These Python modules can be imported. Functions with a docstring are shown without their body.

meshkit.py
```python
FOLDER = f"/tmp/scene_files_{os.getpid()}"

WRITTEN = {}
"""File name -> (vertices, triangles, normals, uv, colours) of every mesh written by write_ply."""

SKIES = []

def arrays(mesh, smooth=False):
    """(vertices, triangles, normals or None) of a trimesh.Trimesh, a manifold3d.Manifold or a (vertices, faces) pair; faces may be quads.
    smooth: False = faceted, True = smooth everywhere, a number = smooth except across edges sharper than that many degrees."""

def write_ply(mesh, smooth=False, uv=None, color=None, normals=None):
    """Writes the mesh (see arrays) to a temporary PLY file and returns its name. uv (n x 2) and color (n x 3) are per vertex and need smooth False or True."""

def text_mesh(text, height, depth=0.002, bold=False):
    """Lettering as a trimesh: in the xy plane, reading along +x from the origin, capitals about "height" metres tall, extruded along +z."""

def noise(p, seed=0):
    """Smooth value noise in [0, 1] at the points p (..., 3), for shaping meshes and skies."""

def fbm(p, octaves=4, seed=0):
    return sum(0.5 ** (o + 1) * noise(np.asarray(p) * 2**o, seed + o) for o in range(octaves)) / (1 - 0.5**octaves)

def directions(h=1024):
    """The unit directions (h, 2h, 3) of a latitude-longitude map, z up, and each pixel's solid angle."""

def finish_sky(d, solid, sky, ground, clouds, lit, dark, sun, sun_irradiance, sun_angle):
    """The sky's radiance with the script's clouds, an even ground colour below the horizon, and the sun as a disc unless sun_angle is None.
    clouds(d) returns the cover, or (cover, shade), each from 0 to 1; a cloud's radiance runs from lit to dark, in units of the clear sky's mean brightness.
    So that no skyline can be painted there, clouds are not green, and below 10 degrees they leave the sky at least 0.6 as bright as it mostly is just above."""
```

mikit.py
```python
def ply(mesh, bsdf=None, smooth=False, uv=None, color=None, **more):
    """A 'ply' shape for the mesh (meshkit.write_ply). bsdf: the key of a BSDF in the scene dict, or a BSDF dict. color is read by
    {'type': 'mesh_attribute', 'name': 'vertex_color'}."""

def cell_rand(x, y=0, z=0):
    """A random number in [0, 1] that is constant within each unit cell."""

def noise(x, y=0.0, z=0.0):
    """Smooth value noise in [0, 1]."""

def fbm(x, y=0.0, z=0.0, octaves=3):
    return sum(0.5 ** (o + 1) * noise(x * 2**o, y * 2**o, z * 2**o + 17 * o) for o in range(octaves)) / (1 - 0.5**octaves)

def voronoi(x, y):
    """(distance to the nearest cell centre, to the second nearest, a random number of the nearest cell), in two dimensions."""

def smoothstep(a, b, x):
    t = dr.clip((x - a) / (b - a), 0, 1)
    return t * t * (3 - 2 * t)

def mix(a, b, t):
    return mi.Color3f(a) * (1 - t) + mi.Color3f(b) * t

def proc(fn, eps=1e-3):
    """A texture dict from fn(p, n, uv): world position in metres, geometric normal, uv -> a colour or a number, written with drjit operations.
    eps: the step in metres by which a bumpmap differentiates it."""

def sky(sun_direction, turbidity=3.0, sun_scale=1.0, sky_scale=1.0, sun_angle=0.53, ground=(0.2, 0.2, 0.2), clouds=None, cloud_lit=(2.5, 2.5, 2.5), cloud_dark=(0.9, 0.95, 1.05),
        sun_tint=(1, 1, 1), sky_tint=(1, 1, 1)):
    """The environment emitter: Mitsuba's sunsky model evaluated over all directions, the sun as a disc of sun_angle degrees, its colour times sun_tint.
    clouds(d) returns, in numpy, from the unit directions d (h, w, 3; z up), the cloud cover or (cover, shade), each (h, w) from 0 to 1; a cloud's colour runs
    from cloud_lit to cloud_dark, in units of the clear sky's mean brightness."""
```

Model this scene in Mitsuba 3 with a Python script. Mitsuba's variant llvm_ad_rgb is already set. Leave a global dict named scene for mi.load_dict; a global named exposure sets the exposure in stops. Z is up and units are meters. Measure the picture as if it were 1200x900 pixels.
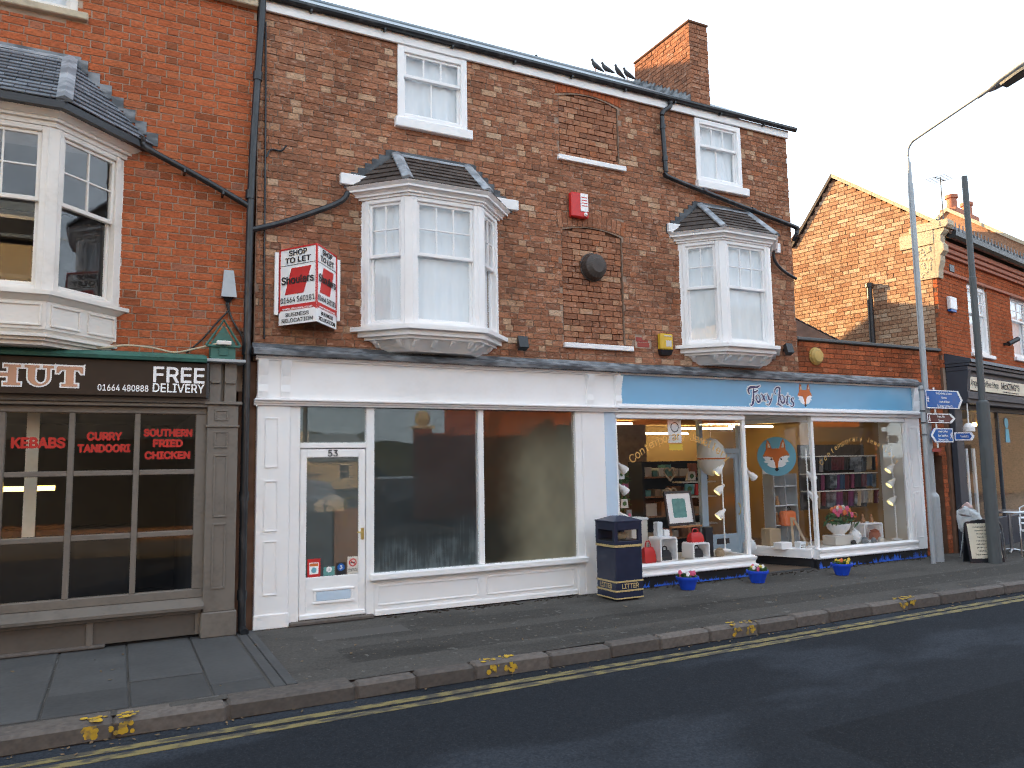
import math, random
import numpy as np, trimesh, shapely
import drjit as dr
import mitsuba as mi
import mikit, meshkit
from mikit import fbm, noise, smoothstep, mix, cell_rand, voronoi
from shapely.geometry import Polygon, box as rect, LineString, Point
from shapely.ops import unary_union

# ------------------------------------------------------------------ camera, sky, exposure
T = mi.ScalarTransform4f
EYE = np.array([0.0, -8.9, 1.75])
FWD = np.array([0.4551, 0.8844, 0.1037])
UP = np.array([-0.0326, -0.0998, 0.9945])
RIGHT = np.array([0.8899, -0.4559, -0.0166])
FPX = 897.3
exposure = 3.66
scene = {}
labels = {}
scene['camera'] = dict(type='perspective', fov=67.54, fov_axis='x', near_clip=0.05, far_clip=900.0,
                       to_world=T().look_at(origin=EYE.tolist(), target=(EYE + FWD).tolist(), up=UP.tolist()))
SUN = np.array([-0.55, 0.75, 0.28])


def veil(d):
    """Thin high haze over the whole sky, a little thicker round the sun and towards the horizon."""
    c = d @ (SUN / np.linalg.norm(SUN))
    n = meshkit.fbm(d * [3.0, 3.0, 7.0], 4, 3)
    return np.clip(0.62 + 0.20 * np.clip(c, 0, 1) ** 3 + 0.35 * (n - 0.5) + 0.15 * (1 - np.clip(d[..., 2], 0, 1)) ** 4, 0, 0.95)


scene['sky'] = mikit.sky(SUN.tolist(), turbidity=3.5, sun_scale=1.0, clouds=veil, sky_tint=(.84, .98, 1.12), cloud_lit=(2.42, 2.66, 2.88), cloud_dark=(1.5, 1.55, 1.65), sun_tint=(1.05, .97, .85))

# ------------------------------------------------------------------ helpers
rng = np.random.default_rng(11)
used = set()
XF = None      # set while a house that stands at an angle is built


def W_(m): return XF(m) if XF else m


def nk(name):
    k, i = name, 0
    while k in used:
        i += 1
        k = f'{name}_{i:03d}'
    used.add(k)
    return k


def thing(name, label, cat, group=None, kind=None):
    k = nk(name)
    labels[k] = {'label': label, 'category': cat}
    if group: labels[k]['group'] = group
    if kind: labels[k]['kind'] = kind
    return k


def part(par, name, mesh, mat, smooth=False, label=None, kind=None, **kw):
    k = nk(par + '__' + name)
    scene[k] = mikit.ply(W_(mesh), mat, smooth, **kw)
    if label or kind:
        labels[k] = {}
        if label: labels[k]['label'] = label
        if kind: labels[k]['kind'] = kind
    return k


def solo(name, mesh, mat, label, cat, group=None, smooth=False, kind=None, **kw):
    k = thing(name, label, cat, group, kind)
    scene[k] = mikit.ply(W_(mesh), mat, smooth, **kw)
    return k


def struct(name, mesh, mat, label=None, smooth=False, **kw):
    k = nk(name)
    scene[k] = mikit.ply(mesh, mat, smooth, **kw)
    labels[k] = {'kind': 'structure'}
    if label: labels[k]['label'] = label
    return k


CV = np.array([[x, y, z] for x in (0, 1) for y in (0, 1) for z in (0, 1)], float)
CF = np.array([[0, 1, 3], [0, 3, 2], [4, 6, 7], [4, 7, 5], [0, 4, 5], [0, 5, 1], [2, 3, 7], [2, 7, 6], [0, 2, 6], [0, 6, 4], [1, 5, 7], [1, 7, 3]])


def tm(v, f):
    return trimesh.Trimesh(np.asarray(v, float), np.asarray(f, int), process=False)


def box(x0, x1, y0, y1, z0, z1, b=0.0):
    x0, x1 = min(x0, x1), max(x0, x1); y0, y1 = min(y0, y1), max(y0, y1); z0, z1 = min(z0, z1), max(z0, z1)
    if b <= 0:
        return tm(CV * [x1 - x0, y1 - y0, z1 - z0] + [x0, y0, z0], CF)
    b = min(b, .45 * min(x1 - x0, y1 - y0, z1 - z0))
    pts = []
    for x, sx in ((x0, 1), (x1, -1)):
        for y, sy in ((y0, 1), (y1, -1)):
            for z, sz in ((z0, 1), (z1, -1)):
                pts += [[x + sx * b, y + sy * b, z], [x + sx * b, y, z + sz * b], [x, y + sy * b, z + sz * b]]
    return trimesh.convex.convex_hull(np.array(pts))


def hull(pts):
    return trimesh.convex.convex_hull(np.array(pts, float))


def cat(*ms):
    out = []
    for m in ms:
        out += list(m) if isinstance(m, (list, tuple)) else [m]
    return trimesh.util.concatenate(out)


def polys(g):
    return [p for p in getattr(g, 'geoms', [g]) if isinstance(p, Polygon) and p.area > 1e-7]


def ext(poly, y, t=0.004):
    """xz polygon, its front face at y, thickness t away from the street."""
    if isinstance(poly, (list, np.ndarray)): poly = Polygon(poly)
    out = []
    for g in polys(poly.buffer(0)):
        m = trimesh.creation.extrude_polygon(g, t, engine='earcut')
        v = m.vertices
        out.append(tm(np.c_[v[:, 0], y + t - v[:, 2], v[:, 1]], m.faces))
    return cat(out)


def extx(poly, x0, x1):
    """yz polygon extruded from x0 to x1."""
    m = trimesh.creation.extrude_polygon(Polygon(poly) if isinstance(poly, list) else poly, x1 - x0, engine='earcut')
    v = m.vertices
    return tm(np.c_[x0 + v[:, 2], v[:, 0], v[:, 1]], m.faces)


def extz(poly, z0, z1):
    m = trimesh.creation.extrude_polygon(Polygon(poly) if isinstance(poly, (list, np.ndarray)) else poly, z1 - z0, engine='earcut')
    v = m.vertices.copy(); v[:, 2] += z0
    return tm(v, m.faces)


def tube(pts, r, n=10, cap=True):
    p = np.asarray(pts, float)
    r = np.broadcast_to(np.asarray(r, float), (len(p),))
    t = np.gradient(p, axis=0); t /= np.linalg.norm(t, axis=1, keepdims=True) + 1e-12
    ref = np.array([0, 0, 1.0]) if abs(t[:, 2]).mean() < .8 else np.array([1.0, 0, 0])
    a = np.cross(t, ref); a /= np.linalg.norm(a, axis=1, keepdims=True) + 1e-9
    b = np.cross(t, a)
    ang = np.arange(n) * 2 * np.pi / n
    v = (p[:, None] + r[:, None, None] * (np.cos(ang)[None, :, None] * a[:, None] + np.sin(ang)[None, :, None] * b[:, None])).reshape(-1, 3)
    f = []
    for i in range(len(p) - 1):
        for j in range(n):
            A, B = i * n + j, i * n + (j + 1) % n
            f += [[A, B, B + n], [A, B + n, A + n]]
    if cap:
        v = np.vstack([v, p[:1], p[-1:]])
        for j in range(n):
            f += [[len(v) - 2, (j + 1) % n, j], [len(v) - 1, (len(p) - 1) * n + j, (len(p) - 1) * n + (j + 1) % n]]
    return tm(v, f)


def bez(pts, n=6):
    """Catmull-Rom through the points."""
    p = np.asarray(pts, float); q = np.vstack([2 * p[0] - p[1], p, 2 * p[-1] - p[-2]])
    out = []
    for i in range(1, len(q) - 2):
        for t in np.linspace(0, 1, n, endpoint=False):
            a, b, c, d = q[i - 1], q[i], q[i + 1], q[i + 2]
            out.append(.5 * (2 * b + (c - a) * t + (2 * a - 5 * b + 4 * c - d) * t ** 2 + (3 * b - 3 * c + d - a) * t ** 3))
    return np.array(out + [p[-1]])


def lathe(prof, c=(0, 0, 0), n=20):
    p = np.asarray(prof, float)
    ang = np.arange(n) * 2 * np.pi / n
    v = np.stack([p[:, None, 0] * np.cos(ang), p[:, None, 0] * np.sin(ang), np.broadcast_to(p[:, 1:2], (len(p), n))], -1).reshape(-1, 3) + c
    f = []
    for i in range(len(p) - 1):
        for j in range(n):
            A, B = i * n + j, i * n + (j + 1) % n
            f += [[A, B, B + n], [A, B + n, A + n]]
    return tm(v, f)


def ball(c, r, sub=2, s=(1, 1, 1)):
    m = trimesh.creation.icosphere(subdivisions=sub, radius=1.0)
    return tm(m.vertices * np.asarray(s) * r + c, m.faces)


def move(m, o=(0, 0, 0), ang=0.0, rx=0.0):
    v = np.array(m.vertices, float)
    if rx:
        c, s = math.cos(math.radians(rx)), math.sin(math.radians(rx))
        v = v @ np.array([[1, 0, 0], [0, c, s], [0, -s, c]])
    if ang:
        c, s = math.cos(math.radians(ang)), math.sin(math.radians(ang))
        v = v @ np.array([[c, s, 0], [-s, c, 0], [0, 0, 1]])
    return tm(v + np.asarray(o, float), m.faces)


def text(s, h, x, z, y, bold=True, width=None, anchor='l', t=0.003, shear=0.0):
    """Lettering on a plane facing the street, front at y, baseline z."""
    m = meshkit.text_mesh(s, h, t, bold)
    v = np.array(m.vertices)
    x0, x1 = v[:, 0].min(), v[:, 0].max()
    k = width / (x1 - x0) if width else 1.0
    v[:, 0] = (v[:, 0] - x0) * k + shear * v[:, 1]
    W = (x1 - x0) * k
    off = {'l': 0, 'c': -W / 2, 'r': -W}[anchor]
    return tm(np.c_[x + off + v[:, 0], y + t - v[:, 2], z + v[:, 1]], m.faces)


def sheet(o, du, dv):
    o, du, dv = map(lambda a: np.asarray(a, float), (o, du, dv))
    return tm([o, o + du, o + du + dv, o + dv], [[0, 1, 2], [0, 2, 3]])


def grid(x0, x1, y0, y1, z, nx, ny, amp=0.0, freq=1.0):
    X, Y = np.meshgrid(np.linspace(x0, x1, nx), np.linspace(y0, y1, ny), indexing='ij')
    P = np.stack([X, Y, X * 0], -1)
    Z = z + amp * (meshkit.fbm(P * freq, 3, 5) - .5)
    i, j = np.meshgrid(np.arange(nx - 1), np.arange(ny - 1), indexing='ij')
    a = (i * ny + j).ravel()
    return tm(np.stack([X, Y, Z], -1).reshape(-1, 3), np.vstack([np.c_[a, a + ny, a + ny + 1], np.c_[a, a + ny + 1, a + 1]]))


def seen(p):
    d = np.asarray(p) - EYE
    t = d @ FWD
    return t > .3 and abs(FPX * (d @ RIGHT) / t) < 610 and abs(FPX * (d @ UP) / t) < 460


# ------------------------------------------------------------------ materials
def two(b): return {'type': 'twosided', 'bsdf': b}
def rgb(c): return {'type': 'rgb', 'value': list(c) if hasattr(c, '__len__') else [c] * 3}
def flat(name, c): scene[name] = two({'type': 'diffuse', 'reflectance': c if isinstance(c, dict) else rgb(c)})
def pr(name, c, rough=.5, metal=0.0, spec=.5, **k):
    scene[name] = two({'type': 'principled', 'base_color': c if isinstance(c, dict) else rgb(c), 'roughness': rough, 'metallic': metal, 'specular': spec, **k})


def C3(a): return mi.Color3f(*a)


def brick_fn(ramp, soot, gain=(1, 1, 1), fine=38.0, lime=.12):
    def fn(p, n, uv):
        t = uv.x
        c = C3(ramp[0][1])
        for (a, ca), (b, cb) in zip(ramp[:-1], ramp[1:]):
            c = dr.select(t > a, mix(ca, cb, dr.clip((t - a) / (b - a), 0, 1)), c)
        k = 0.60 + 0.75 * fbm(p.x * fine + t * 50, p.y * fine, p.z * fine * 1.5, 4)
        c = mix(c, C3((.34, .235, .175)), smoothstep(.58, .80, fbm(p.x * 15 + 3, p.y * 15, p.z * 28 + t * 9, 3)) * lime)
        w = 1 - soot * smoothstep(.45, .8, fbm(p.x * 1.3 + 7, p.y * 1.3, p.z * .9, 3))
        sp = smoothstep(.68, .8, noise(p.x * 60, p.y * 60, p.z * 60))
        return mix(c * k * w * C3(gain), c * .45, sp * .5)
    return mikit.proc(fn)


MAIN_RAMP = [(0, (.135, .070, .046)), (.10, (.160, .078, .048)), (.4, (.192, .088, .051)), (.62, (.225, .105, .062)), (.78, (.245, .126, .076)), (.86, (.225, .092, .048)), (.9, (.265, .152, .092)), (.97, (.31, .205, .13)), (1.0, (.35, .26, .18))]
KEB_RAMP = [(0, (.24, .088, .045)), (.15, (.35, .103, .049)), (.55, (.43, .122, .054)), (.9, (.46, .148, .068)), (1.0, (.33, .14, .09))]
GAB_RAMP = [(0, (.36, .20, .125)), (.3, (.43, .26, .165)), (.7, (.49, .32, .21)), (1.0, (.57, .43, .31))]
flat('m_brick_main', brick_fn(MAIN_RAMP, .25, (1.55, 1.52, 1.55), 30.0, .5))
flat('m_brick_keb', brick_fn(KEB_RAMP, .22))
flat('m_brick_gab', brick_fn(GAB_RAMP, .15, lime=.3))
flat('m_mortar_main', mikit.proc(lambda p, n, uv: mix((.21, .135, .10), (.40, .30, .23), fbm(p.x * 9, p.y * 9, p.z * 9, 3))))
flat('m_mortar_keb', mikit.proc(lambda p, n, uv: mix((.31, .225, .17), (.46, .36, .285), fbm(p.x * 11, p.y * 11, p.z * 11, 3))))
flat('m_mortar_gab', mikit.proc(lambda p, n, uv: mix((.13, .07, .045), (.22, .13, .09), fbm(p.x * 9, p.y * 9, p.z * 9, 2))))


def grubby(c, d, amt=.5, sc=6.0):
    """Paint with rain streaks and grime; d the grime's colour."""
    def fn(p, n, uv):
        g = fbm(p.x * sc * .9, p.y * sc * .9, p.z * sc * .5, 4) * .7 + fbm(p.x * 31, p.y * 31, p.z * 31, 2) * .3
        return mix(c, d, smoothstep(.42, .85, g) * amt)
    return mikit.proc(fn)


pr('m_white', grubby((.79, .79, .79), (.62, .59, .54), .22), .38)
pr('m_white_old', grubby((.72, .69, .64), (.46, .41, .34), .38), .5)
pr('m_white_clean', grubby((.80, .80, .80), (.68, .66, .62), .18), .3)
pr('m_cream_stone', grubby((.50, .43, .31), (.26, .21, .15), .7, 3.0), .8)
pr('m_grey_paint', grubby((.155, .135, .115), (.08, .07, .06), .5), .42)
pr('m_grey_dark', grubby((.10, .085, .072), (.05, .045, .04), .5), .5)
pr('m_sign_brown', (.046, .031, .022), .5, 0, .15)
pr('m_copper', (.50, .27, .17), .45)
pr('m_text_white', (.82, .82, .82), .5)
pr('m_red_text', (.46, .02, .012), .5)
pr('m_dry_leaf', (.13, .085, .045), .8)
pr('m_red', (.55, .022, .02), .4)
pr('m_black_text', (.012, .012, .014), .5)
pr('m_black', (.016, .018, .022), .35)
pr('m_pipe', mikit.proc(lambda p, n, uv: mix((.014, .017, .021), (.045, .048, .052), smoothstep(.5, .8, fbm(p.x * 14, p.y * 14, p.z * 5, 3)))), .33)
pr('m_green_paint', grubby((.032, .125, .10), (.025, .05, .04), .6, 9), .5)
pr('m_lead', mikit.proc(lambda p, n, uv: mix((.045, .052, .060), (.23, .25, .27), smoothstep(.3, .8, fbm(p.x * 6, p.y * 9, p.z * 12, 4)))), .45)
pr('m_slate', mikit.proc(lambda p, n, uv: mix((.085, .10, .12), (.19, .21, .235), fbm(p.x * 5 + uv.x * 37, p.y * 5, p.z * 9, 3)) * (.75 + .5 * uv.x)), .42)
pr('m_tile', mikit.proc(lambda p, n, uv: mix((.035, .028, .026), (.085, .066, .055), fbm(p.x * 9 + uv.x * 31, p.y * 9, p.z * 9, 3)) * (.7 + .6 * uv.x)), .6)
pr('m_roof', mikit.proc(lambda p, n, uv: mix((.13, .165, .19), (.22, .26, .29), fbm(p.x * 4, p.y * 7, p.z * 7, 3))), .42, 0, .5)
pr('m_roof_brown', mikit.proc(lambda p, n, uv: mix((.10, .055, .04), (.20, .115, .08), fbm(p.x * 6, p.y * 6, p.z * 6, 3))), .7)
pr('m_blue_fascia', grubby((.165, .40, .60), (.14, .34, .52), .3, 2), .3)
pr('m_pale_blue', grubby((.50, .62, .74), (.42, .53, .64), .4), .35)
pr('m_door_blue', (.34, .45, .53), .4)
pr('m_navy_letter', (.035, .04, .12), .4)
pr('m_orange', (.56, .14, .03), .5)
pr('m_disc_blue', (.14, .36, .46), .5)
pr('m_navy_bin', mikit.proc(lambda p, n, uv: mix((.007, .012, .034), (.015, .022, .05), fbm(p.x * 9, p.y * 9, p.z * 9, 3))), .35, clearcoat=.2)
pr('m_gold', (.44, .33, .15), .45)
pr('m_amber_text', (.72, .42, .12), .5)
pr('m_lead_dark', mikit.proc(lambda p, n, uv: mix((.028, .032, .038), (.085, .095, .105), smoothstep(.35, .75, fbm(p.x * 9, p.y * 9, p.z * 14, 3)))), .5)
pr('m_lead_pale', mikit.proc(lambda p, n, uv: mix((.15, .17, .19), (.34, .37, .40), smoothstep(.3, .75, fbm(p.x * 7, p.y * 9, p.z * 9, 3)))), .4)
pr('m_blue_pot', (.012, .06, .50), .32)
pr('m_blue_splash', (.03, .13, .62), .5)
pr('m_yellow_box', (.62, .40, .03), .4)
pr('m_yellow_dull', grubby((.50, .34, .10), (.28, .18, .07), .7, 14), .6)
pr('m_lamp_grey', grubby((.36, .39, .41), (.22, .23, .24), .5, 5), .4, .2)
pr('m_pole_dark', grubby((.075, .085, .088), (.05, .055, .055), .5, 5), .5)
pr('m_sign_blue', (.010, .10, .36), .35)
pr('m_sign_maroon', (.10, .025, .02), .4)
pr('m_charcoal', grubby((.035, .042, .058), (.06, .066, .075), .5, 5), .4)
pr('m_cream_sign', grubby((.66, .60, .47), (.52, .46, .34), .5, 8), .5)
pr('m_steel', (.62, .64, .66), .22, 1.0)
pr('m_brass', (.55, .40, .14), .3, 1.0)
pr('m_red_brick_plain', (.30, .06, .045), .8)
pr('m_curtain', (.62, .66, .68), .9)
pr('m_dark_cloth', (.02, .02, .022), .8)
pr('m_wood', mikit.proc(lambda p, n, uv: mix((.26, .11, .04), (.40, .19, .075), fbm(p.x * 40, p.y * 40, p.z * 5, 3))), .5)
pr('m_card', (.36, .27, .17), .8)
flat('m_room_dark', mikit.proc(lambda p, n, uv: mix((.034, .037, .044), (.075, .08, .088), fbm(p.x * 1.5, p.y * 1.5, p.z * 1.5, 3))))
flat('m_room_olive', mikit.proc(lambda p, n, uv: mix((.30, .26, .17), (.42, .38, .27), fbm(p.x * 2, p.y * 2, p.z * 1.3, 3))))
flat('m_room_amber', (.40, .275, .13))
flat('m_room_grey', mikit.proc(lambda p, n, uv: mix((.20, .22, .215), (.30, .32, .31), fbm(p.x * 1.5, p.y * 1.5, p.z * 1.5, 3))))
flat('m_room_white', (.62, .59, .53))
flat('m_room_floor', (.16, .12, .09))
pr('m_flower_pink', (.62, .11, .20), .6)
pr('m_flower_orange', (.70, .17, .05), .6)
pr('m_flower_yellow', (.68, .50, .06), .6)
pr('m_leaf', (.05, .12, .035), .6)
pr('m_skin', (.50, .31, .23), .5)
pr('m_feather', (.030, .032, .036), .6)
pr('m_teal', mikit.proc(lambda p, n, uv: mix((.05, .20, .20), (.16, .36, .33), fbm(p.x * 22, p.y * 22, p.z * 22, 3))), .6)
pr('m_terracotta', (.36, .13, .075), .7)
flat('m_soil', (.03, .022, .016))
pr('m_car_white', (.72, .73, .74), .2, clearcoat=1.0)
pr('m_car_dark', (.02, .022, .03), .2, clearcoat=1.0)
pr('m_rubber', (.02, .02, .02), .8)
pr('m_yellow_hoop', (.68, .47, .02), .4)
flat('m_hill', (.05, .06, .035))


def asphalt(p, n, uv):
    g = fbm(p.x * 70, p.y * 70, 0, 2)
    w = fbm(p.x * .7 + 3, p.y * 1.6, 0, 4)
    c = mix((.009, .011, .0145), (.020, .0235, .029), g)
    c = mix(c, c * 2.3, smoothstep(.50, .74, w) * .6)
    pt = smoothstep(4.2, 4.25, p.x) * smoothstep(9.4, 9.35, p.x) * smoothstep(-5.9, -5.86, p.y) * smoothstep(-4.9, -4.94, p.y)
    c = mix(c, c * .72, pt)
    crack = smoothstep(.75, .83, noise(p.x * 150, p.y * 150))
    return mix(c, C3((.09, .09, .09)), crack * .15)


def pavement_fn(p, n, uv):
    g = fbm(p.x * 60, p.y * 60, 0, 2)
    w = fbm(p.x * .9 + 11, p.y * 2.2 + 4, 0, 4)
    c = mix((.047, .044, .040), (.080, .075, .069), g)
    c = mix(c, c * .72, smoothstep(.45, .7, w))
    # utility trench reinstatement running along the street
    tr = smoothstep(-1.32, -1.36, p.y) * smoothstep(-1.96, -1.92, p.y)
    c = mix(c, c * .72, tr * smoothstep(1.9, 1.95, p.x))
    pt = smoothstep(1.86, 1.88, p.x) * smoothstep(2.86, 2.84, p.x) * smoothstep(-.92, -.9, p.y) * smoothstep(-.56, -.58, p.y)
    c = mix(c, C3((.075, .071, .067)), pt)
    gum = smoothstep(.90, .93, noise(p.x * 16, p.y * 16, 3))
    c = mix(c, C3((.13, .127, .12)), gum * .5)
    leaf = smoothstep(.95, .97, noise(p.x * 33, p.y * 33, 8))
    return mix(c, C3((.20, .14, .07)), leaf * .6)


pr('m_asphalt', mikit.proc(asphalt), .85, 0, .12)
pr('m_pavement', mikit.proc(pavement_fn), .9, 0, .2)
pr('m_flag', mikit.proc(lambda p, n, uv: mix((.037, .038, .039), (.066, .067, .067), fbm(p.x * 3, p.y * 3, 0, 3) * .6 + fbm(p.x * 45, p.y * 45, 0, 2) * .4) * (.75 + .5 * uv.x)), .75)
pr('m_kerb', mikit.proc(lambda p, n, uv: mix((.055, .048, .044), (.125, .106, .092), fbm(p.x * 30, p.y * 30, p.z * 30, 3)) * (.75 + .5 * uv.x)), .7)


def worn_yellow(p, n, uv):
    w = smoothstep(.40, .62, fbm(p.x * 9, p.y * 22, p.z * 20, 4))
    return mix((.165, .135, .055), (.045, .042, .037), w * .92)


def yellow_tick(p, n, uv):
    return mix((.44, .275, .02), (.22, .15, .045), smoothstep(.45, .65, fbm(p.x * 25, p.y * 25, p.z * 25, 3)))


pr('m_yellow_line', mikit.proc(worn_yellow), .7)
pr('m_yellow_tick', mikit.proc(yellow_tick), .7)
scene['m_glass'] = {'type': 'thindielectric', 'int_ior': 1.52}


def mist(p, n, uv):
    """Condensation and smears: thick towards the foot of the pane, broken by runs."""
    runs = fbm(p.x * 48, 0, p.z * 2.2, 3) * .5 + fbm(p.x * 9, 0, p.z * 5, 4) * .5
    body = smoothstep(1.05, .50, p.z + .55 * (fbm(p.x * 3.1, 0, p.z * 3.0, 4) - .5) + .12 * (fbm(p.x * 40, 0, 1, 2) - .5))
    return dr.clip(.055 + .05 * fbm(p.x * 2, 0, p.z * 2, 3) + body * (.05 + .20 * smoothstep(.34, .70, runs)), 0, .3)


scene['m_glass_misty'] = {'type': 'blendbsdf', 'weight': mikit.proc(mist), 'a': {'type': 'thindielectric', 'int_ior': 1.52}, 'b': two({'type': 'diffuse', 'reflectance': rgb((.34, .41, .42))})}


scene['m_glass_dusty'] = {'type': 'blendbsdf', 'weight': mikit.proc(lambda p, n, uv: .08 + .08 * fbm(p.x * 3, 0, p.z * 2, 3)), 'a': {'type': 'thindielectric', 'int_ior': 1.52}, 'b': two({'type': 'diffuse', 'reflectance': rgb((.36, .44, .43))})}


def smear(p, n, uv):
    s = smoothstep(4.30, 4.95, p.x + .25 * (fbm(p.x * 3, 0, p.z * 3, 3) - .5)) * smoothstep(2.5, 1.6, p.z)
    return dr.clip(.07 + .48 * s * (.6 + .6 * fbm(p.x * 4, 0, p.z * 2.5, 3)), 0, .7)


scene['m_glass_smeared'] = {'type': 'blendbsdf', 'weight': mikit.proc(smear), 'a': {'type': 'thindielectric', 'int_ior': 1.52}, 'b': two({'type': 'diffuse', 'reflectance': rgb((.34, .315, .215))})}


def glow(r, c=(1.0, .78, .42)): return {'type': 'area', 'radiance': {'type': 'rgb', 'value': [r * x for x in c]}}
# ------------------------------------------------------------------ ground: road, kerb, pavement
def yk(x): return -2.64 + 0.014 * x


struct('ground', box(-60, 80, -90, 60, -.5, -.14), 'm_asphalt')
struct('road', tm([[-40, yk(-40), -.12], [-40, -9.75, -.12], [60, -9.75, -.12], [60, yk(60), -.12]], [[0, 1, 2], [0, 2, 3]]), 'm_asphalt')
pav = struct('pavement', tm([[-40, 6, 0], [-40, yk(-40) + .15, 0], [60, yk(60) + .15, 0], [60, 6, 0]], [[0, 1, 2], [0, 2, 3]]), 'm_pavement')
struct('far_pavement', box(-40, 8.5, -13, -9.75, -.13, 0, .01), 'm_pavement')
struct('far_pavement', box(14, 60, -13, -9.75, -.13, 0, .01), 'm_pavement')
for k, off in enumerate((.235, .385)):
    xs = np.linspace(-6, 40, 93)
    pts = [(x, yk(x) - off * (1 - .010 * max(x, 0)) + .045 + .004 * math.sin(x * 2.1 + k)) for x in xs] + [(x, yk(x) - off * (1 - .010 * max(x, 0)) - .045 + .004 * math.sin(x * 1.7)) for x in xs[::-1]]
    part('road', 'yellow_line', extz(pts, -.119, -.116), 'm_yellow_line', label='worn yellow line nearer the kerb' if k == 0 else 'worn yellow line farther from the kerb')
# kerbstones
x = -3.2
kx = []
while x < 20:
    L = rng.uniform(.72, 1.0) if x < 1.1 else rng.uniform(.5, .78)
    wd = .27 if x < 1.1 else .145
    kx.append((x, x + L, wd)); x += L
kerb = struct('kerb', tm([[-40, yk(-40) + .02, -.02], [-40, yk(-40) + .02, -.14], [60, yk(60) + .02, -.14], [60, yk(60) + .02, -.02], [-40, yk(-40) + .3, -.02], [60, yk(60) + .3, -.02]], [[0, 1, 2], [0, 2, 3], [0, 3, 5], [0, 5, 4]]), 'm_kerb', uv=np.full((6, 2), .3))
for a, b, wd in kx:
    g = .006
    dy, dz = rng.uniform(-.008, .008), rng.uniform(-.004, .010)
    m = box(a + g, b - g, 0, wd, -.135, .006 + dz, .022)
    m.vertices[:, 1] += yk((a + b) / 2) + dy
    m.vertices[:, 2] += (m.vertices[:, 0] - a) * rng.uniform(-.008, .008)
    part(kerb, 'kerbstone', m, 'm_kerb', uv=np.full((len(m.vertices), 2), rng.random()))
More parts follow.
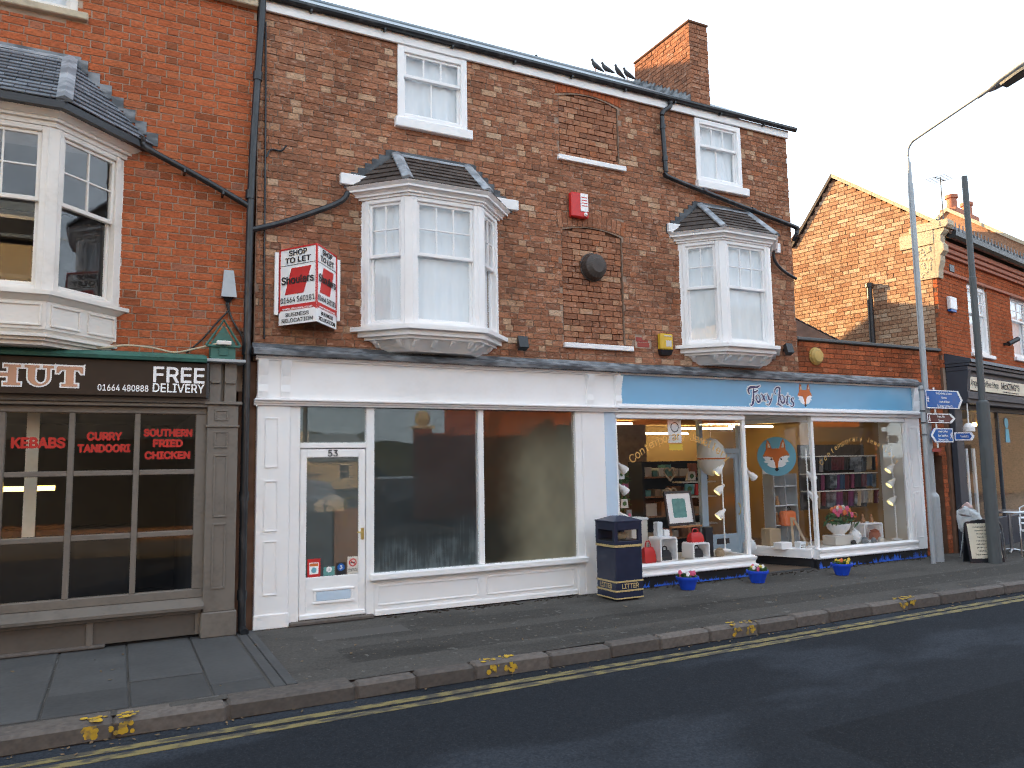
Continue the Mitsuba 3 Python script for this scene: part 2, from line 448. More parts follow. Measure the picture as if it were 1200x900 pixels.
# flagstones in front of the takeaway
joints = [-2.15, -1.35, -.44, .14, .72, 1.16]
rows = {0: [-.03, -1.1, -2.36], 1: [-.03, -1.25, -2.36], 2: [-.03, -1.77, -2.36], 3: [-.03, -1.64, -2.36], 4: [-.03, -2.05, -2.36]}
for i in range(5):
    for a, b in zip(rows[i][:-1], rows[i][1:]):
        g = .007
        m = box(joints[i] + g, joints[i + 1] - g, b + g, a - g, -.05, .012 + rng.uniform(-.004, .004), .008)
        m.vertices[:, 2] += (m.vertices[:, 0] - joints[i]) * rng.uniform(-.006, .006) + (m.vertices[:, 1] - a) * rng.uniform(-.004, .004)
        part(pav, 'flagstone', m, 'm_flag', uv=np.full((len(m.vertices), 2), rng.random()))
m = cat(box(1.175, 1.27, -2.36, -.06, -.05, .010, .006), box(1.275, 1.36, -2.36, -.06, -.05, .014, .006))
part(pav, 'drain_channel', m, 'm_flag', uv=np.full((len(m.vertices), 2), .45))
# worn yellow loading ticks on the kerb
for xa, n in ((-.09, 2), (3.0, 2), (5.9, 2), (8.62, 2)):
    for j in range(n):
        xx = xa + j * .19
        few = 18 if xa < 1 else 9
        bl = unary_union([Point(xx + rng.normal(0, .042), rng.uniform(0, .13)).buffer(rng.uniform(.006, .026), 6) for _ in range(few)])
        m = cat(*[extz(q, .017, .0195) for q in polys(bl)])
        m.vertices[:, 1] += yk(xx)
        fc = unary_union([Point(xx + rng.normal(0, .035), -rng.uniform(.012, .085)).buffer(rng.uniform(.008, .026), 6) for _ in range(few)]).intersection(rect(xx - .2, -.1, xx + .2, -.008))
        f = ext(fc, -.012, .003)
        f.vertices[:, 1] += yk(xx)
        part(kerb, 'yellow_mark', cat(m, f), 'm_yellow_tick', label='yellow loading mark painted over the kerbstone')
lv = []
for i in range(260):
    xx = rng.uniform(-1.2, 13.5); s_ = rng.uniform(.010, .026)
    yy, zz = (yk(xx) - abs(rng.normal(0, .10)) - .02, -.115) if rng.random() < .6 else (rng.uniform(-2.4, -.1), .006)
    a = rng.uniform(0, 6.28); e, f_ = np.array([math.cos(a), math.sin(a), rng.uniform(-.3, .3)]) * s_, np.array([-math.sin(a), math.cos(a), rng.uniform(-.3, .5)]) * s_ * .5
    c = np.array([xx, yy, zz + .4 * s_]); lv.append(tm([c - e, c + f_, c + e, c - f_], [[0, 1, 2], [0, 2, 3]]))
k = nk('fallen_leaves'); scene[k] = mikit.ply(cat(lv), 'm_dry_leaf'); labels[k] = {'label': 'small dry leaves scattered on the pavement and in the gutter', 'category': 'leaves', 'kind': 'stuff'}
# grit and weeds along the foot of the shopfronts
v = []
for i in range(420):
    xx = rng.uniform(2.7, 12.8); yy = -.06 - abs(rng.normal(0, .07)); s = rng.uniform(.006, .018)
    v.append(ball((xx, yy, s * .3), s, 0, (1, 1, .5)))
k = nk('litter_grit'); scene[k] = mikit.ply(cat(v), 'm_soil'); labels[k] = {'label': 'dark grit and leaf litter along the foot of the shopfronts', 'category': 'grit', 'kind': 'stuff'}


# ------------------------------------------------------------------ brickwork
def brickwork(par, x0, x1, z0, z1, holes, y, mat, course=.084, big=300, xf=None, tone=None, off=0, proud=.0):
    old_ = mat == 'm_brick_main'
    Ls, H, J, dep = (.212, .108, .011, .07) if old_ else (.23, .112, .012, .07)
    items = []
    for r in range(int(math.ceil((z1 - z0) / course))):
        za, zb = z0 + r * course, min(z0 + (r + 1) * course - J, z1)
        if zb - za < .02: continue
        x = x0 - (Ls + H + 2 * J) + (off + (r % 2) * (Ls + H + 2 * J) / 2 + rng.uniform(-.02, .02))
        k = 0
        while x < x1:
            w = (Ls if k % 2 == 0 else H) + rng.uniform(-.006, .006)
            if old_ and rng.random() < .16: w = H + rng.uniform(-.01, .012)
            a, b = max(x, x0), min(x + w, x1)
            k += 1; x += w + J
            if b - a < .025: continue
            if holes is not None:
                R = rect(a, za, b, zb)
                d = R.difference(holes)
                if d.area < .3 * R.area: continue
                if d.area < .99 * R.area:
                    ps = max(polys(d), key=lambda q: q.area)
                    a, za2, b, zb2 = ps.bounds
                    items.append((a, b, za2, zb2, w < .15)); continue
            items.append((a, b, za, zb, w < .15))
    V = []
    for a, b, c, d, hd in items:
        pr_ = (rng.uniform(-.003, .005) if old_ else rng.uniform(-.0015, .003)) + proud
        v = CV * [b - a, dep, d - c] + [a, y - pr_, c]
        v = v + rng.normal(0, .0018 if old_ else .0011, v.shape)
        t = tone(hd, (a + b) / 2, (c + d) / 2) if tone else rng.random()
        V.append((xf(v) if xf else v, t))
    order = sorted(range(len(V)), key=lambda i: (not seen(V[i][0].mean(0)), np.linalg.norm(V[i][0].mean(0) - EYE)))
    n = 0
    for i in order[:big]:
        part(par, 'brick', tm(V[i][0], CF), mat, uv=np.full((8, 2), V[i][1]))
    rest = order[big:]
    if rest:
        vv = np.vstack([V[i][0] for i in rest]); uu = np.repeat([V[i][1] for i in rest], 8)
        ff = np.vstack([CF + 8 * j for j in range(len(rest))])
        part(par, 'brickwork', tm(vv, ff), mat, uv=np.c_[uu, uu], kind='stuff', label='the rest of the bricks laid in the wall')


def wall_core(par, poly, y, t, mat, xf=None, label=None):
    m = ext(poly, y, t)
    if xf: m = tm(xf(np.array(m.vertices)), m.faces)
    return part(par, 'wall', m, mat, label=label)


# ------------------------------------------------------------------ sash windows
def sash(par, O, ang, W, z0, z1, zm, cu, ru, cl, rl=1, fw=.055, curtain=True, name='window', arch=0.0, glass='m_glass', paint='m_white', label=None, cur_d=.10, open_cur=False):
    """A sash window from O along the face turned by ang; u across, outward is -y before turning."""
    if isinstance(par, tuple): root = nk(par[0] + '__' + name)
    else: root = nk(par + '__' + name)
    P = lambda m: move(m, (O[0], O[1], 0), ang)
    b = .006
    fr = [box(0, fw, -.012, .10, z0, z1, b), box(W - fw, W, -.012, .10, z0, z1, b), box(fw, W - fw, -.011, .10, z1 - fw, z1, b), box(fw, W - fw, -.013, .10, z0, z0 + fw * .8, b)]
    scene[root] = mikit.ply(W_(P(cat(fr))), paint)
    if label: labels[root] = {'label': label}
    r, g = .035, .018

    def leaf(nm, za, zb, yy, nc, nr):
        u0, u1 = fw, W - fw
        q = [box(u0, u0 + r, yy, yy + .035, za, zb, .004), box(u1 - r, u1, yy, yy + .035, za, zb, .004), box(u0 + r, u1 - r, yy + .001, yy + .034, zb - r, zb, .004), box(u0 + r, u1 - r, yy + .001, yy + .034, za, za + r * 1.25, .004)]
        ua, ub, zc, zd = u0 + r, u1 - r, za + r * 1.25, zb - r
        for i in range(1, nc):
            u = ua + (ub - ua) * i / nc
            q.append(box(u - g / 2, u + g / 2, yy + .003, yy + .032, zc, zd, .003))
        for j in range(1, nr):
            z = zc + (zd - zc) * j / nr
            q.append(box(ua, ub, yy + .005, yy + .030, z - g / 2, z + g / 2, .003))
        part(root, nm, P(cat(q)), paint)
        for i in range(nc):
            for j in range(nr):
                a, c = ua + (ub - ua) * i / nc, zc + (zd - zc) * j / nr
                part(root, 'pane', P(sheet((a, yy + .018, c), ((ub - ua) / nc, 0, 0), (0, rng.uniform(-.0015, .0015), (zd - zc) / nr))), glass)
    leaf('upper_sash', zm, z1 - fw, .015, cu, ru)
    leaf('lower_sash', z0 + fw * .8, zm + .045, .055, cl, rl)
    if curtain:
        n = 60
        u = np.linspace(.004, W - .004, n)
        ph = rng.uniform(0, 9)
        yy = cur_d + .02 + .016 * np.sin(u * 17 + ph + 2 * np.sin(u * 6)) + .007 * np.sin(u * 41 + ph)
        zz = np.linspace(z0 + .03, z1 - .03, 8)
        vs, fs = [], []
        for j, z in enumerate(zz):
            k = .5 + .5 * j / 7
            for i in range(n): vs.append((u[i], cur_d + .02 + (yy[i] - cur_d - .02) * (1.35 - .5 * k), z))
        for j in range(7):
            for i in range(n - 1):
                a = j * n + i; fs += [[a, a + 1, a + n + 1], [a, a + n + 1, a + n]]
        part(root, 'curtain', P(tm(vs, fs)), 'm_curtain', True)
    return root


def tiles_on(par, name, O, e, up, poly, w, h, mat, lap=.004, stuff=False, th=.012):
    """Slates on a sloping face: e along the eaves, up along the slope, poly in (e, up) metres."""
    O, e, up = np.asarray(O, float), np.asarray(e, float), np.asarray(up, float)
    e = e / np.linalg.norm(e); up = up / np.linalg.norm(up); nrm = np.cross(e, up)
    if nrm[2] < 0: nrm = -nrm
    P = Polygon(poly); x0, y0, x1, y1 = P.bounds
    allm = []
    r, v = 0, y0
    while v < y1:
        u = x0 - (r % 2) * w / 2
        while u < x1:
            q = rect(u + .003, v, u + w - .003, v + h * 1.25).intersection(P)
            if q.area > .0008:
                q = max(polys(q), key=lambda a: a.area)
                c = np.array(q.exterior.coords[:-1])
                if len(c) >= 3:
                    lift0, lift1 = .022 + rng.uniform(0, .006), .006
                    kk = (c[:, 1] - v) / (h * 1.25)
                    base = O + c[:, :1] * e + c[:, 1:] * up
                    top = base + (lift0 + (lift1 - lift0) * kk)[:, None] * nrm
                    m = hull(np.vstack([top, top - nrm * th]))
                    allm.append(m)
            u += w
        v += h; r += 1
    if stuff:
        m = cat(allm); t = np.concatenate([np.full(len(a.vertices), rng.random()) for a in allm])
        part(par, 'tiles', m, mat, uv=np.c_[t, t], kind='stuff')
    else:
        for m in allm: part(par, name, m, mat, uv=np.full((len(m.vertices), 2), rng.random()))


def bay(par, name, xa, xb, d, z_sill, z_head, kind, label, run=None):
    """A canted bay on the facade between xa and xb standing d proud. kind 'white' or 'old'."""
    run = run or d
    A, B, C, D = (xa, 0), (xa + run, -d), (xb - run, -d), (xb, 0)
    root = nk(par + '__' + name)
    old = kind == 'old'
    paint = 'm_white_old' if old else 'm_white'

    def ring(o):
        k, c = o * 1.4142, o * .4142
        return [(xa - k, .0), (xa + run - c, -d - o), (xb - run + c, -d - o), (xb + k, .0)]

    def lay(o, za, zb): return extz([(p[0], p[1]) for p in ring(o)], za, zb)

    def slope(o0, z0, o1, z1):
        return hull([(p[0], p[1], z0) for p in ring(o0)] + [(p[0], p[1], z1) for p in ring(o1)])
    if old:
        base = cat(slope(-.06, z_sill - .40, -.02, z_sill - .36), lay(-.01, z_sill - .36, z_sill - .09), slope(.0, z_sill - .09, .05, z_sill - .04))
        pan = []
        for (p, q, n) in ((C, D, 2), (B, C, 3)):
            p, q = np.array(p), np.array(q); L = np.linalg.norm(q - p); ang = math.degrees(math.atan2(*(q - p)[::-1]))
            for i in range(n):
                a, b = L * i / n + .05, L * (i + 1) / n - .04
                for bx in (box(a, b, -.005, .02, z_sill - .135, z_sill - .115, .003), box(a, b, -.005, .02, z_sill - .33, z_sill - .31, .003), box(a, a + .02, -.004, .02, z_sill - .31, z_sill - .135, .003), box(b - .02, b, -.004, .02, z_sill - .31, z_sill - .135, .003)):
                    pan.append(move(bx, (p[0], p[1], 0), ang))
        scene[root] = mikit.ply(cat(base), paint)
        part(root, 'panel_moulding', cat(pan), paint)
        part(root, 'sill', cat(lay(.07, z_sill - .04, z_sill)), paint)
        part(root, 'base_moulding', cat(lay(.0, z_sill - .43, z_sill - .40), lay(-.04, z_sill - .46, z_sill - .43), lay(-.08, z_sill - .50, z_sill - .46)), paint)
    else:
        base = cat(slope(-.22, z_sill - .28, -.07, z_sill - .150), lay(-.025, z_sill - .150, z_sill - .115), lay(.03, z_sill - .115, z_sill - .052))
        scene[root] = mikit.ply(base, paint)
        part(root, 'sill', lay(.095, z_sill - .052, z_sill), 'm_white')
        for (p, q, n) in ((A, B, 2), (B, C, 4), (C, D, 2)):
            p, q = np.array(p), np.array(q); L = np.linalg.norm(q - p); ang = math.degrees(math.atan2(*(q - p)[::-1]))
            for i in range(n):
                u = L * (i + .5) / n
                part(root, 'bracket', move(hull([(u + sx * .026, yy_, zz_) for sx in (-1, 1) for yy_, zz_ in ((.035, z_sill - .152), (.20, z_sill - .152), (.055, z_sill - .185), (.125, z_sill - .232), (.22, z_sill - .236))]), (p[0], p[1], 0), ang), paint)
    labels[root] = {'label': label}
    # posts and faces
    zm = z_sill + (z_head - z_sill) * .54
    for (p, ang) in ((A, -45), (B, -22), (C, 22), (D, 45)):
        part(root, 'post', move(box(-.055, .055, .0, .12, z_sill, z_head, .008), (p[0], p[1], 0), ang), paint)
    faces = ((A, B, -45, 2, 2), (B, C, 0, 3, 2), (C, D, 45, 2, 2))
    for (p, q, ang, cu, ru) in faces:
        p, q = np.array(p, float), np.array(q, float); L = np.linalg.norm(q - p); e = (q - p) / L
        ang = math.degrees(math.atan2(e[1], e[0]))
        i0 = .05
        nw = 2 if old and L > 1.2 else 1
        for w in range(nw):
            a = i0 + (L - 2 * i0) * w / nw
            o = p + e * a
            sash(root, o, ang, (L - 2 * i0) / nw, z_sill + .005, z_head, zm, 2 if (old and nw == 2) or ang else cu, ru, 1, curtain=not old, paint=paint, cur_d=.085)
    # cornice
    if old:
        part(root, 'cornice', cat(lay(.02, z_head, z_head + .05), lay(.05, z_head + .05, z_head + .08), slope(.06, z_head + .08, .12, z_head + .13)), paint)
        part(root, 'gutter', cat(lay(.19, z_head + .13, z_head + .20)), 'm_black')
    else:
        part(root, 'cornice', cat(lay(.03, z_head, z_head + .03), lay(.06, z_head + .03, z_head + .045), slope(.05, z_head + .045, .085, z_head + .085), lay(.115, z_head + .085, z_head + .105), slope(.105, z_head + .105, .15, z_head + .15)), 'm_white')
    ze = z_head + (.20 if old else .15); o = .19 if old else .12
    R = ring(o)
    zr = ze + (.78 if old else .50)
    T1, T2 = (xa + run * (.9 if old else .98), -.03, zr), (xb - run * (.9 if old else .98), -.03, zr)
    E4 = [np.array([p[0], p[1], ze]) for p in R]
    T1, T2 = np.array(T1), np.array(T2)
    core = hull([*(E4), T1, T2, *(e + [0, .0, 0] for e in E4)])
    rk = part(root, 'roof', core, 'm_lead')
    mat = 'm_slate' if old else 'm_tile'
    tw, th_ = (.20, .085) if old else (.165, .11)
    for (a, b, t0, t1) in ((E4[0], E4[1], None, T1), (E4[1], E4[2], T1, T2), (E4[2], E4[3], T2, None)):
        e = (b - a) / np.linalg.norm(b - a)
        ref = t1 if t1 is not None else t0
        w = ref - a; s = w - e * (w @ e); H = np.linalg.norm(s); s = s / H
        pts = [(0, 0), (np.linalg.norm(b - a), 0)]
        if t0 is not None and t1 is not None: pts += [((t1 - a) @ e, H), ((t0 - a) @ e, H)]
        else: pts += [((ref - a) @ e, H)]
        tiles_on(rk, 'slate' if old else 'tile', a, e, s, pts, tw, th_, mat)
    for (p, t) in ((E4[1], T1), (E4[2], T2)):
        sd = np.array([.07, 0, 0])
        n = np.array([0, -.012, .020])
        part(rk, 'lead_hip', hull([p - sd + n, p + sd + n, t - sd + n, t + sd + n, p + n * 2.4, t + n * 2.4, p - sd, p + sd, t - sd, t + sd]), 'm_lead_pale')
    part(rk, 'lead_ridge', hull([T1 + [0, -.06, -.06], T2 + [0, -.06, -.06], T1 + [0, -.06, -.02], T2 + [0, -.06, -.02], T1 + [0, .02, .04], T2 + [0, .02, .04]]), 'm_lead_pale')
    # stepped flashing against the wall
    fl = [box(T1[0] - .10, T2[0] + .10, -.014, .0, zr - .03, zr + .07, .002)]
    for (p, t) in ((E4[0], T1), (E4[3], T2)):
        n = 7
        for i in range(n):
            q = p + (t - p) * (i + .5) / n
            sgn = -1 if p[0] < t[0] else 1
            w = abs(t[0] - p[0]) / n
            fl.append(box(q[0] - w * .5 + sgn * .05, q[0] + w * .5 + sgn * .05, -.013 - .0004 * i, .0, q[2] - .05, q[2] + .095, .001))
    part(rk, 'flashing', cat(fl), 'm_lead_dark' if not old else 'm_lead')
    return root
# ------------------------------------------------------------------ the middle building
MB = thing('brick_building', 'brown brick building with two white bay windows above a white and a blue shopfront', 'building')
segarc = lambda xa, xb, zs, zt, n=14: [(xa + (xb - xa) * t, zs + (zt - zs) * (1 - (2 * t - 1) ** 2)) for t in np.linspace(0, 1, n)]
UWL, UWR = rect(3.01, 6.06, 3.97, 7.11), rect(7.86, 6.02, 8.80, 7.10)
B_UP = Polygon([(5.40, 6.06)] + segarc(5.40, 6.41, 6.94, 7.03) + [(6.41, 6.06)])
B_LO = Polygon([(5.40, 3.40)] + segarc(5.40, 6.41, 4.98, 5.06) + [(6.41, 3.40)])
VOUS_UP = Polygon(segarc(5.34, 6.47, 6.96, 7.045) + [(6.47, 7.14), (5.34, 7.14)])
VOUS_LO = Polygon(segarc(5.34, 6.47, 5.0, 5.075) + [(x, z + .21) for x, z in segarc(5.28, 6.53, 5.0, 5.075)[::-1]])
PATCH = rect(6.585, 3.385, 6.865, 3.56)
HOLES = unary_union([UWL, UWR])
wall = wall_core(MB, rect(1.32, 2.95, 9.85, 7.2).difference(HOLES).difference(B_UP.buffer(.004)).difference(B_LO.buffer(.004)), .0085, .24, 'm_mortar_main', label='brown brick upper wall with bricked-up windows')


def tone_main(hd, x, z):
    t = rng.random()
    if hd: t = rng.uniform(.80, .99) if rng.random() < .34 else t * .8
    else: t = .08 + t * .79 if rng.random() > .05 else rng.uniform(.9, 1)
    if 5.4 < x < 6.4: t = t * .95
    return t


BAYMASK = unary_union([rect(2.65, 3.42, 4.3, 5.0), rect(7.55, 3.45, 9.2, 5.0), rect(3.15, 5.15, 3.8, 5.5)])
brickwork(wall, 1.33, 9.85, 3.0, 7.19, unary_union([HOLES, B_UP.buffer(.012), B_LO.buffer(.012), VOUS_UP, VOUS_LO, PATCH, BAYMASK]), .0, 'm_brick_main', tone=tone_main)
for B, nm, lb in ((B_UP, 'blocked_window', 'upper bricked-up window with a shallow arch'), (B_LO, 'blocked_window', 'lower bricked-up window with a round vent in it')):
    k = part(MB, nm, ext(B.buffer(.003), .052, .12), 'm_mortar_gab', label=lb)
    x0, z0, x1, z1 = B.bounds
    brickwork(k, x0 + .012, x1 - .012, z0, z1, rect(x0, z0, x1, z1 + .2).difference(B.buffer(-.010)), .026, 'm_brick_main', tone=tone_main, off=.1, big=60)
for V, zc0, r0 in ((VOUS_UP, 4.9, 0), (VOUS_LO, 3.4, 0)):
    x0, z0, x1, z1 = V.bounds
    n = 16
    cx = (x0 + x1) / 2
    arch = nk(MB + '__arch')
    scene[arch] = mikit.ply(ext(V.buffer(-.002), .008, .1), 'm_mortar_main')
    for i in range(n):
        a, b = x0 + (x1 - x0) * i / n + .005, x0 + (x1 - x0) * (i + 1) / n - .005
        w = [(a, z0 - .1), (b, z0 - .1), (b + (b - cx) * .12, z1 + .1), (a + (a - cx) * .12, z1 + .1)]
        q = Polygon(w).intersection(V.buffer(-.004))
        if q.area < 1e-4: continue
        m = ext(q, -.003 + rng.uniform(-.002, .002), .06)
        part(arch, 'brick', m, 'm_brick_keb' if V is VOUS_UP else 'm_brick_main', uv=np.full((len(m.vertices), 2), rng.uniform(.2, .6) if V is VOUS_UP else rng.uniform(.3, .86)))
pk = part(MB, 'patched_brick', box(6.585, 6.865, .0, .05, 3.385, 3.56), 'm_mortar_keb', label='two newer red bricks in pale mortar')
for xa, za in ((6.60, 3.475), (6.625, 3.40)):
    part(pk, 'brick', box(xa, xa + .215, -.004, .04, za, za + .068, .002), 'm_red_brick_plain')
part(MB, 'blocked_window_sill', box(5.35, 6.50, -.055, .05, 5.985, 6.058, .006), 'm_white')
part(MB, 'blocked_window_sill', box(5.38, 6.53, -.055, .05, 3.322, 3.392, .006), 'm_white')
sash(MB, (3.01, -.015), 0, .96, 6.13, 7.11, 6.70, 3, 1, 2, 1, fw=.085, label='white sash window with net curtain above the larger bay')
part(MB, 'window_sill', box(2.97, 4.03, -.075, .06, 6.0, 6.13, .01), 'm_white')
sash(MB, (7.86, -.015), 0, .94, 6.08, 7.10, 6.66, 3, 1, 2, 1, fw=.085, label='white sash window with net curtain above the right bay')
part(MB, 'window_sill', box(7.84, 8.90, -.075, .06, 5.955, 6.08, .01), 'm_white')
bay(MB, 'bay_window', 2.55, 4.40, .45, 3.40, 4.97, 'white', 'white canted bay window left of the bricked-up windows')
bay(MB, 'bay_window', 7.45, 9.30, .45, 3.46, 5.02, 'white', 'white canted bay window above the blue shopfront')
for xa, xb in ((2.28, 2.62), (4.37, 4.70)):
    part(MB, 'lintel_end', box(xa, xb, -.06, .03, 5.14, 5.28, .008), 'm_white')
part(MB, 'lintel_end', box(7.24, 7.55, -.06, .03, 5.17, 5.31, .008), 'm_white')
# body, roof, eaves
for xa in (1.30, 9.848):
    part(MB, 'gable_wall', extx([(.26, 2.9), (3.8, 2.9), (3.8, 7.24), (1.9, 8.54), (.26, 7.36)], xa - .0, xa + .002 if xa > 5 else xa + .1), 'm_mortar_main')
part(MB, 'party_pier', box(1.17, 1.362, .025, .3, .0, 2.94), 'm_mortar_gab')
part(MB, 'rear_wall', box(1.4, 9.84, 3.7, 3.8, 2.9, 7.25), 'm_mortar_main')
# rear range whose top line shades the neighbour's gable
part(MB, 'rear_wing', extx([(3.81, 0.0), (7.4, 0.0), (7.4, 5.45), (6.42, 6.42), (6.25, 6.76), (5.4, 6.60), (3.81, 6.4)], 8.4, 9.6), 'm_mortar_main')
roof = part(MB, 'roof', cat(extx([(-.10, 7.285), (1.9, 8.61), (1.9, 8.53), (-.10, 7.245)], 1.25, 9.90), extx([(1.9, 8.61), (3.95, 7.24), (3.95, 7.16), (1.9, 8.53)], 1.25, 9.90)), 'm_roof')
part(roof, 'ridge', tube([(1.25, 1.9, 8.60), (9.9, 1.9, 8.60)], .05, 8), 'm_roof')
part(MB, 'fascia_board', box(1.32, 9.86, -.05, -.012, 7.110, 7.244, .006), 'm_white')
gut = part(MB, 'gutter', extx(Polygon([(-.135, 7.285), (-.132, 7.255), (-.118, 7.232), (-.095, 7.222), (-.072, 7.232), (-.058, 7.255), (-.055, 7.285)]), 1.28, 9.98), 'm_pipe', label='dark gutter along the eaves')
for x in np.arange(1.9, 9.9, .92):
    part(gut, 'gutter_bracket', box(x - .014, x + .014, -.115, -.0505, 7.198, 7.232, .003), 'm_pipe')
# chimney
CH = part(MB, 'chimney', box(8.20, 8.575, .41, 1.90, 7.4, 9.0), 'm_mortar_gab', label='brown brick chimney stack on the roof')
xl = lambda v: np.c_[8.19 + v[:, 1], -v[:, 0], v[:, 2]]
brickwork(CH, -1.9, -.40, 7.55, 9.0, None, 0, 'm_brick_main', xf=xl, big=60, course=.08, tone=lambda h, x, z: .55 * rng.random())
brickwork(CH, 8.19, 8.585, 7.55, 9.0, None, .40, 'm_brick_main', big=40, course=.08, tone=lambda h, x, z: rng.random() * .8)
part(CH, 'capping', box(8.17, 8.60, .38, 1.92, 9.0, 9.035, .01), 'm_mortar_gab')
st = []
for i in range(15):
    y = .42 + i * .1
    z = 7.29 + (y + .10) * .6625
    st.append(box(8.165, 8.192, y, y + .1, z - .05, z + .115 + .02 * (i % 2), .002))
part(CH, 'stepped_flashing', cat(st), 'm_lead')

RB = thing('rear_hall', 'tall plain building standing behind the shops', 'building')
part(RB, 'walls', box(-3.0, 2.2, 10.0, 13.0, 0, 11.7), 'm_mortar_gab'); part(RB, 'parapet', box(-3.05, 2.25, 9.95, 13.05, 11.701, 11.9), 'm_lead')
# ------------------------------------------------------------------ lead apron over both shopfronts
v = []
prof = lambda dz: [(-.185, 3.005 + dz), (-.19, 3.045 + dz), (-.15, 3.075 + dz), (-.05, 3.10 + dz), (-.012, 3.15 + dz), (.0, 3.15 + dz), (.0, 3.0 + dz)]
x = 1.30
while x < 12.8:
    L = rng.uniform(.8, 1.5); b_ = min(x + L, 12.8)
    m = extx(prof(rng.uniform(-.006, .006)), x, b_)
    v.append(m); x = b_
apron = solo('lead_apron', cat(v), 'm_lead', 'weathered grey lead apron running above the white and blue shop fascias', 'lead flashing')

# ------------------------------------------------------------------ white shopfront
WS = thing('white_shopfront', 'white painted empty shopfront with a glazed door numbered 53 and two large windows', 'shopfront')
fa = part(WS, 'fascia', box(1.36, 6.17, -.06, .0, 2.52, 3.0, .004), 'm_white')
part(fa, 'top_moulding', cat(box(1.335, 6.26, -.105, -.061, 2.975, 3.003, .006), box(1.335, 6.26, -.085, -.0615, 2.955, 2.974, .004)), 'm_white')
part(fa, 'cornice', cat(box(1.325, 6.19, -.135, -.02, 2.495, 2.52, .006), box(1.325, 6.19, -.105, -.02, 2.47, 2.4945, .006), box(1.325, 6.19, -.08, -.02, 2.445, 2.4695, .005)), 'm_white')
for xa in (1.36, 1.61, 5.68, 6.155):
    pf = [(-.061, 2.525), (-.085, 2.53), (-.10, 2.60), (-.085, 2.68), (-.095, 2.78), (-.125, 2.88), (-.145, 2.954), (-.061, 2.954)]
    part(WS, 'console', extx(pf, xa, xa + .105), 'm_white')
PIL = part(WS, 'pilaster', box(1.365, 1.725, -.05, .05, .0, 2.445, .006), 'm_white_clean')
part(PIL, 'plinth', box(1.355, 1.735, -.066, -.051, .004, .16, .006), 'm_white_clean')
def rail_panel(par, x0, x1, z0, z1, y, mat, w=.016, name='panel_moulding'):
    q = [box(x0, x1, y - .011, y - .001, z1 - w, z1, .003), box(x0, x1, y - .011, y - .001, z0, z0 + w, .003), box(x0, x0 + w, y - .0105, y - .001, z0 + w, z1 - w, .003), box(x1 - w, x1, y - .0105, y - .001, z0 + w, z1 - w, .003)]
    part(par, name, cat(q), mat)
for za, zb in ((1.75, 2.31), (1.05, 1.61), (.36, .95)): rail_panel(PIL, 1.45, 1.60, za, zb, -.05, 'm_white_clean')
for m in (box(1.727, 1.842, -.03, .08, .0, 2.444, .006), box(2.615, 2.712, -.03, .08, .02, 2.444, .006), box(5.52, 5.625, -.03, .08, .0, 2.444, .006)): part(WS, 'frame_post', m, 'm_white')
part(WS, 'mullion', box(4.075, 4.15, -.022, .08, .505, 2.444, .006), 'm_white')
part(WS, 'transom_bar', box(1.843, 2.614, -.02, .08, 1.965, 2.03, .006), 'm_white')
part(WS, 'sill', box(2.66, 5.64, -.10, .08, .425, .50, .01), 'm_white_clean')
ST = part(WS, 'stall_riser', box(2.713, 5.519, -.012, .08, .012, .424, .004), 'm_white_clean')
rail_panel(ST, 2.77, 4.05, .125, .355, -.012, 'm_white_clean'); rail_panel(ST, 4.17, 5.45, .125, .355, -.012, 'm_white_clean')
part(ST, 'skirting', cat(box(2.72, 5.51, -.028, -.0125, .014, .075, .005), box(4.085, 4.14, -.019, -.0125, .076, .423, .003)), 'm_white_clean')
part(WS, 'shop_window', sheet((2.712, .02, .50), (1.364, 0, 0), (0, 0, 1.944)), 'm_glass_misty', label='large left shop window with condensation at the foot')
part(WS, 'shop_window', sheet((4.15, .02, .50), (1.37, 0, 0), (0, .002, 1.944)), 'm_glass_smeared', label='large right shop window smeared olive')
part(WS, 'transom_light', sheet((1.842, .02, 2.03), (.773, 0, 0), (0, -.004, .414)), 'm_glass_dusty')
DR = part(WS, 'door', cat(box(1.85, 1.925, -.012, .03, .05, 1.955, .005), box(2.53, 2.608, -.012, .03, .05, 1.955, .005), box(1.926, 2.529, -.0115, .03, 1.86, 1.955, .005), box(1.926, 2.529, -.0115, .03, .05, .512, .005)), 'm_white')
part(DR, 'pane', sheet((1.925, .01, .512), (.605, 0, 0), (0, .003, 1.348)), 'm_glass_dusty')
part(DR, 'letter_plate', box(2.045, 2.435, -.028, -.012, .245, .348, .006), 'm_pale_blue', label='pale blue letter plate')
part(DR, 'letter_plate_moulding', cat(box(2.0, 2.48, -.034, -.012, .352, .378, .005), box(2.0, 2.48, -.034, -.012, .213, .241, .005), box(2.018, 2.043, -.030, -.012, .242, .351, .004), box(2.437, 2.462, -.030, -.012, .242, .351, .004)), 'm_white')
part(DR, 'weather_bar', box(1.852, 2.606, -.045, -.0125, .055, .11, .008), 'm_white')
part(DR, 'handle', cat(box(2.555, 2.592, -.020, -.0121, .90, 1.035, .003), tube([(2.572, -.02, .985), (2.572, -.05, .985), (2.50, -.056, .99)], .008, 8)), 'm_brass')
part(DR, 'number', text('53', .072, 2.222, 1.872, -.0165, True, anchor='c'), 'm_black_text')
part(DR, 'lock', lathe([(.0, -.014), (.012, -.013), (.014, 0)], (0, 0, 0), 10).apply_transform(trimesh.transformations.rotation_matrix(math.pi / 2, [1, 0, 0])).apply_translation([2.568, -.014, 1.42]), 'm_brass')
part(WS, 'doorstep', box(1.74, 2.70, -.09, .06, .0, .048, .012), 'm_kerb', uv=np.full((24, 2), .7))
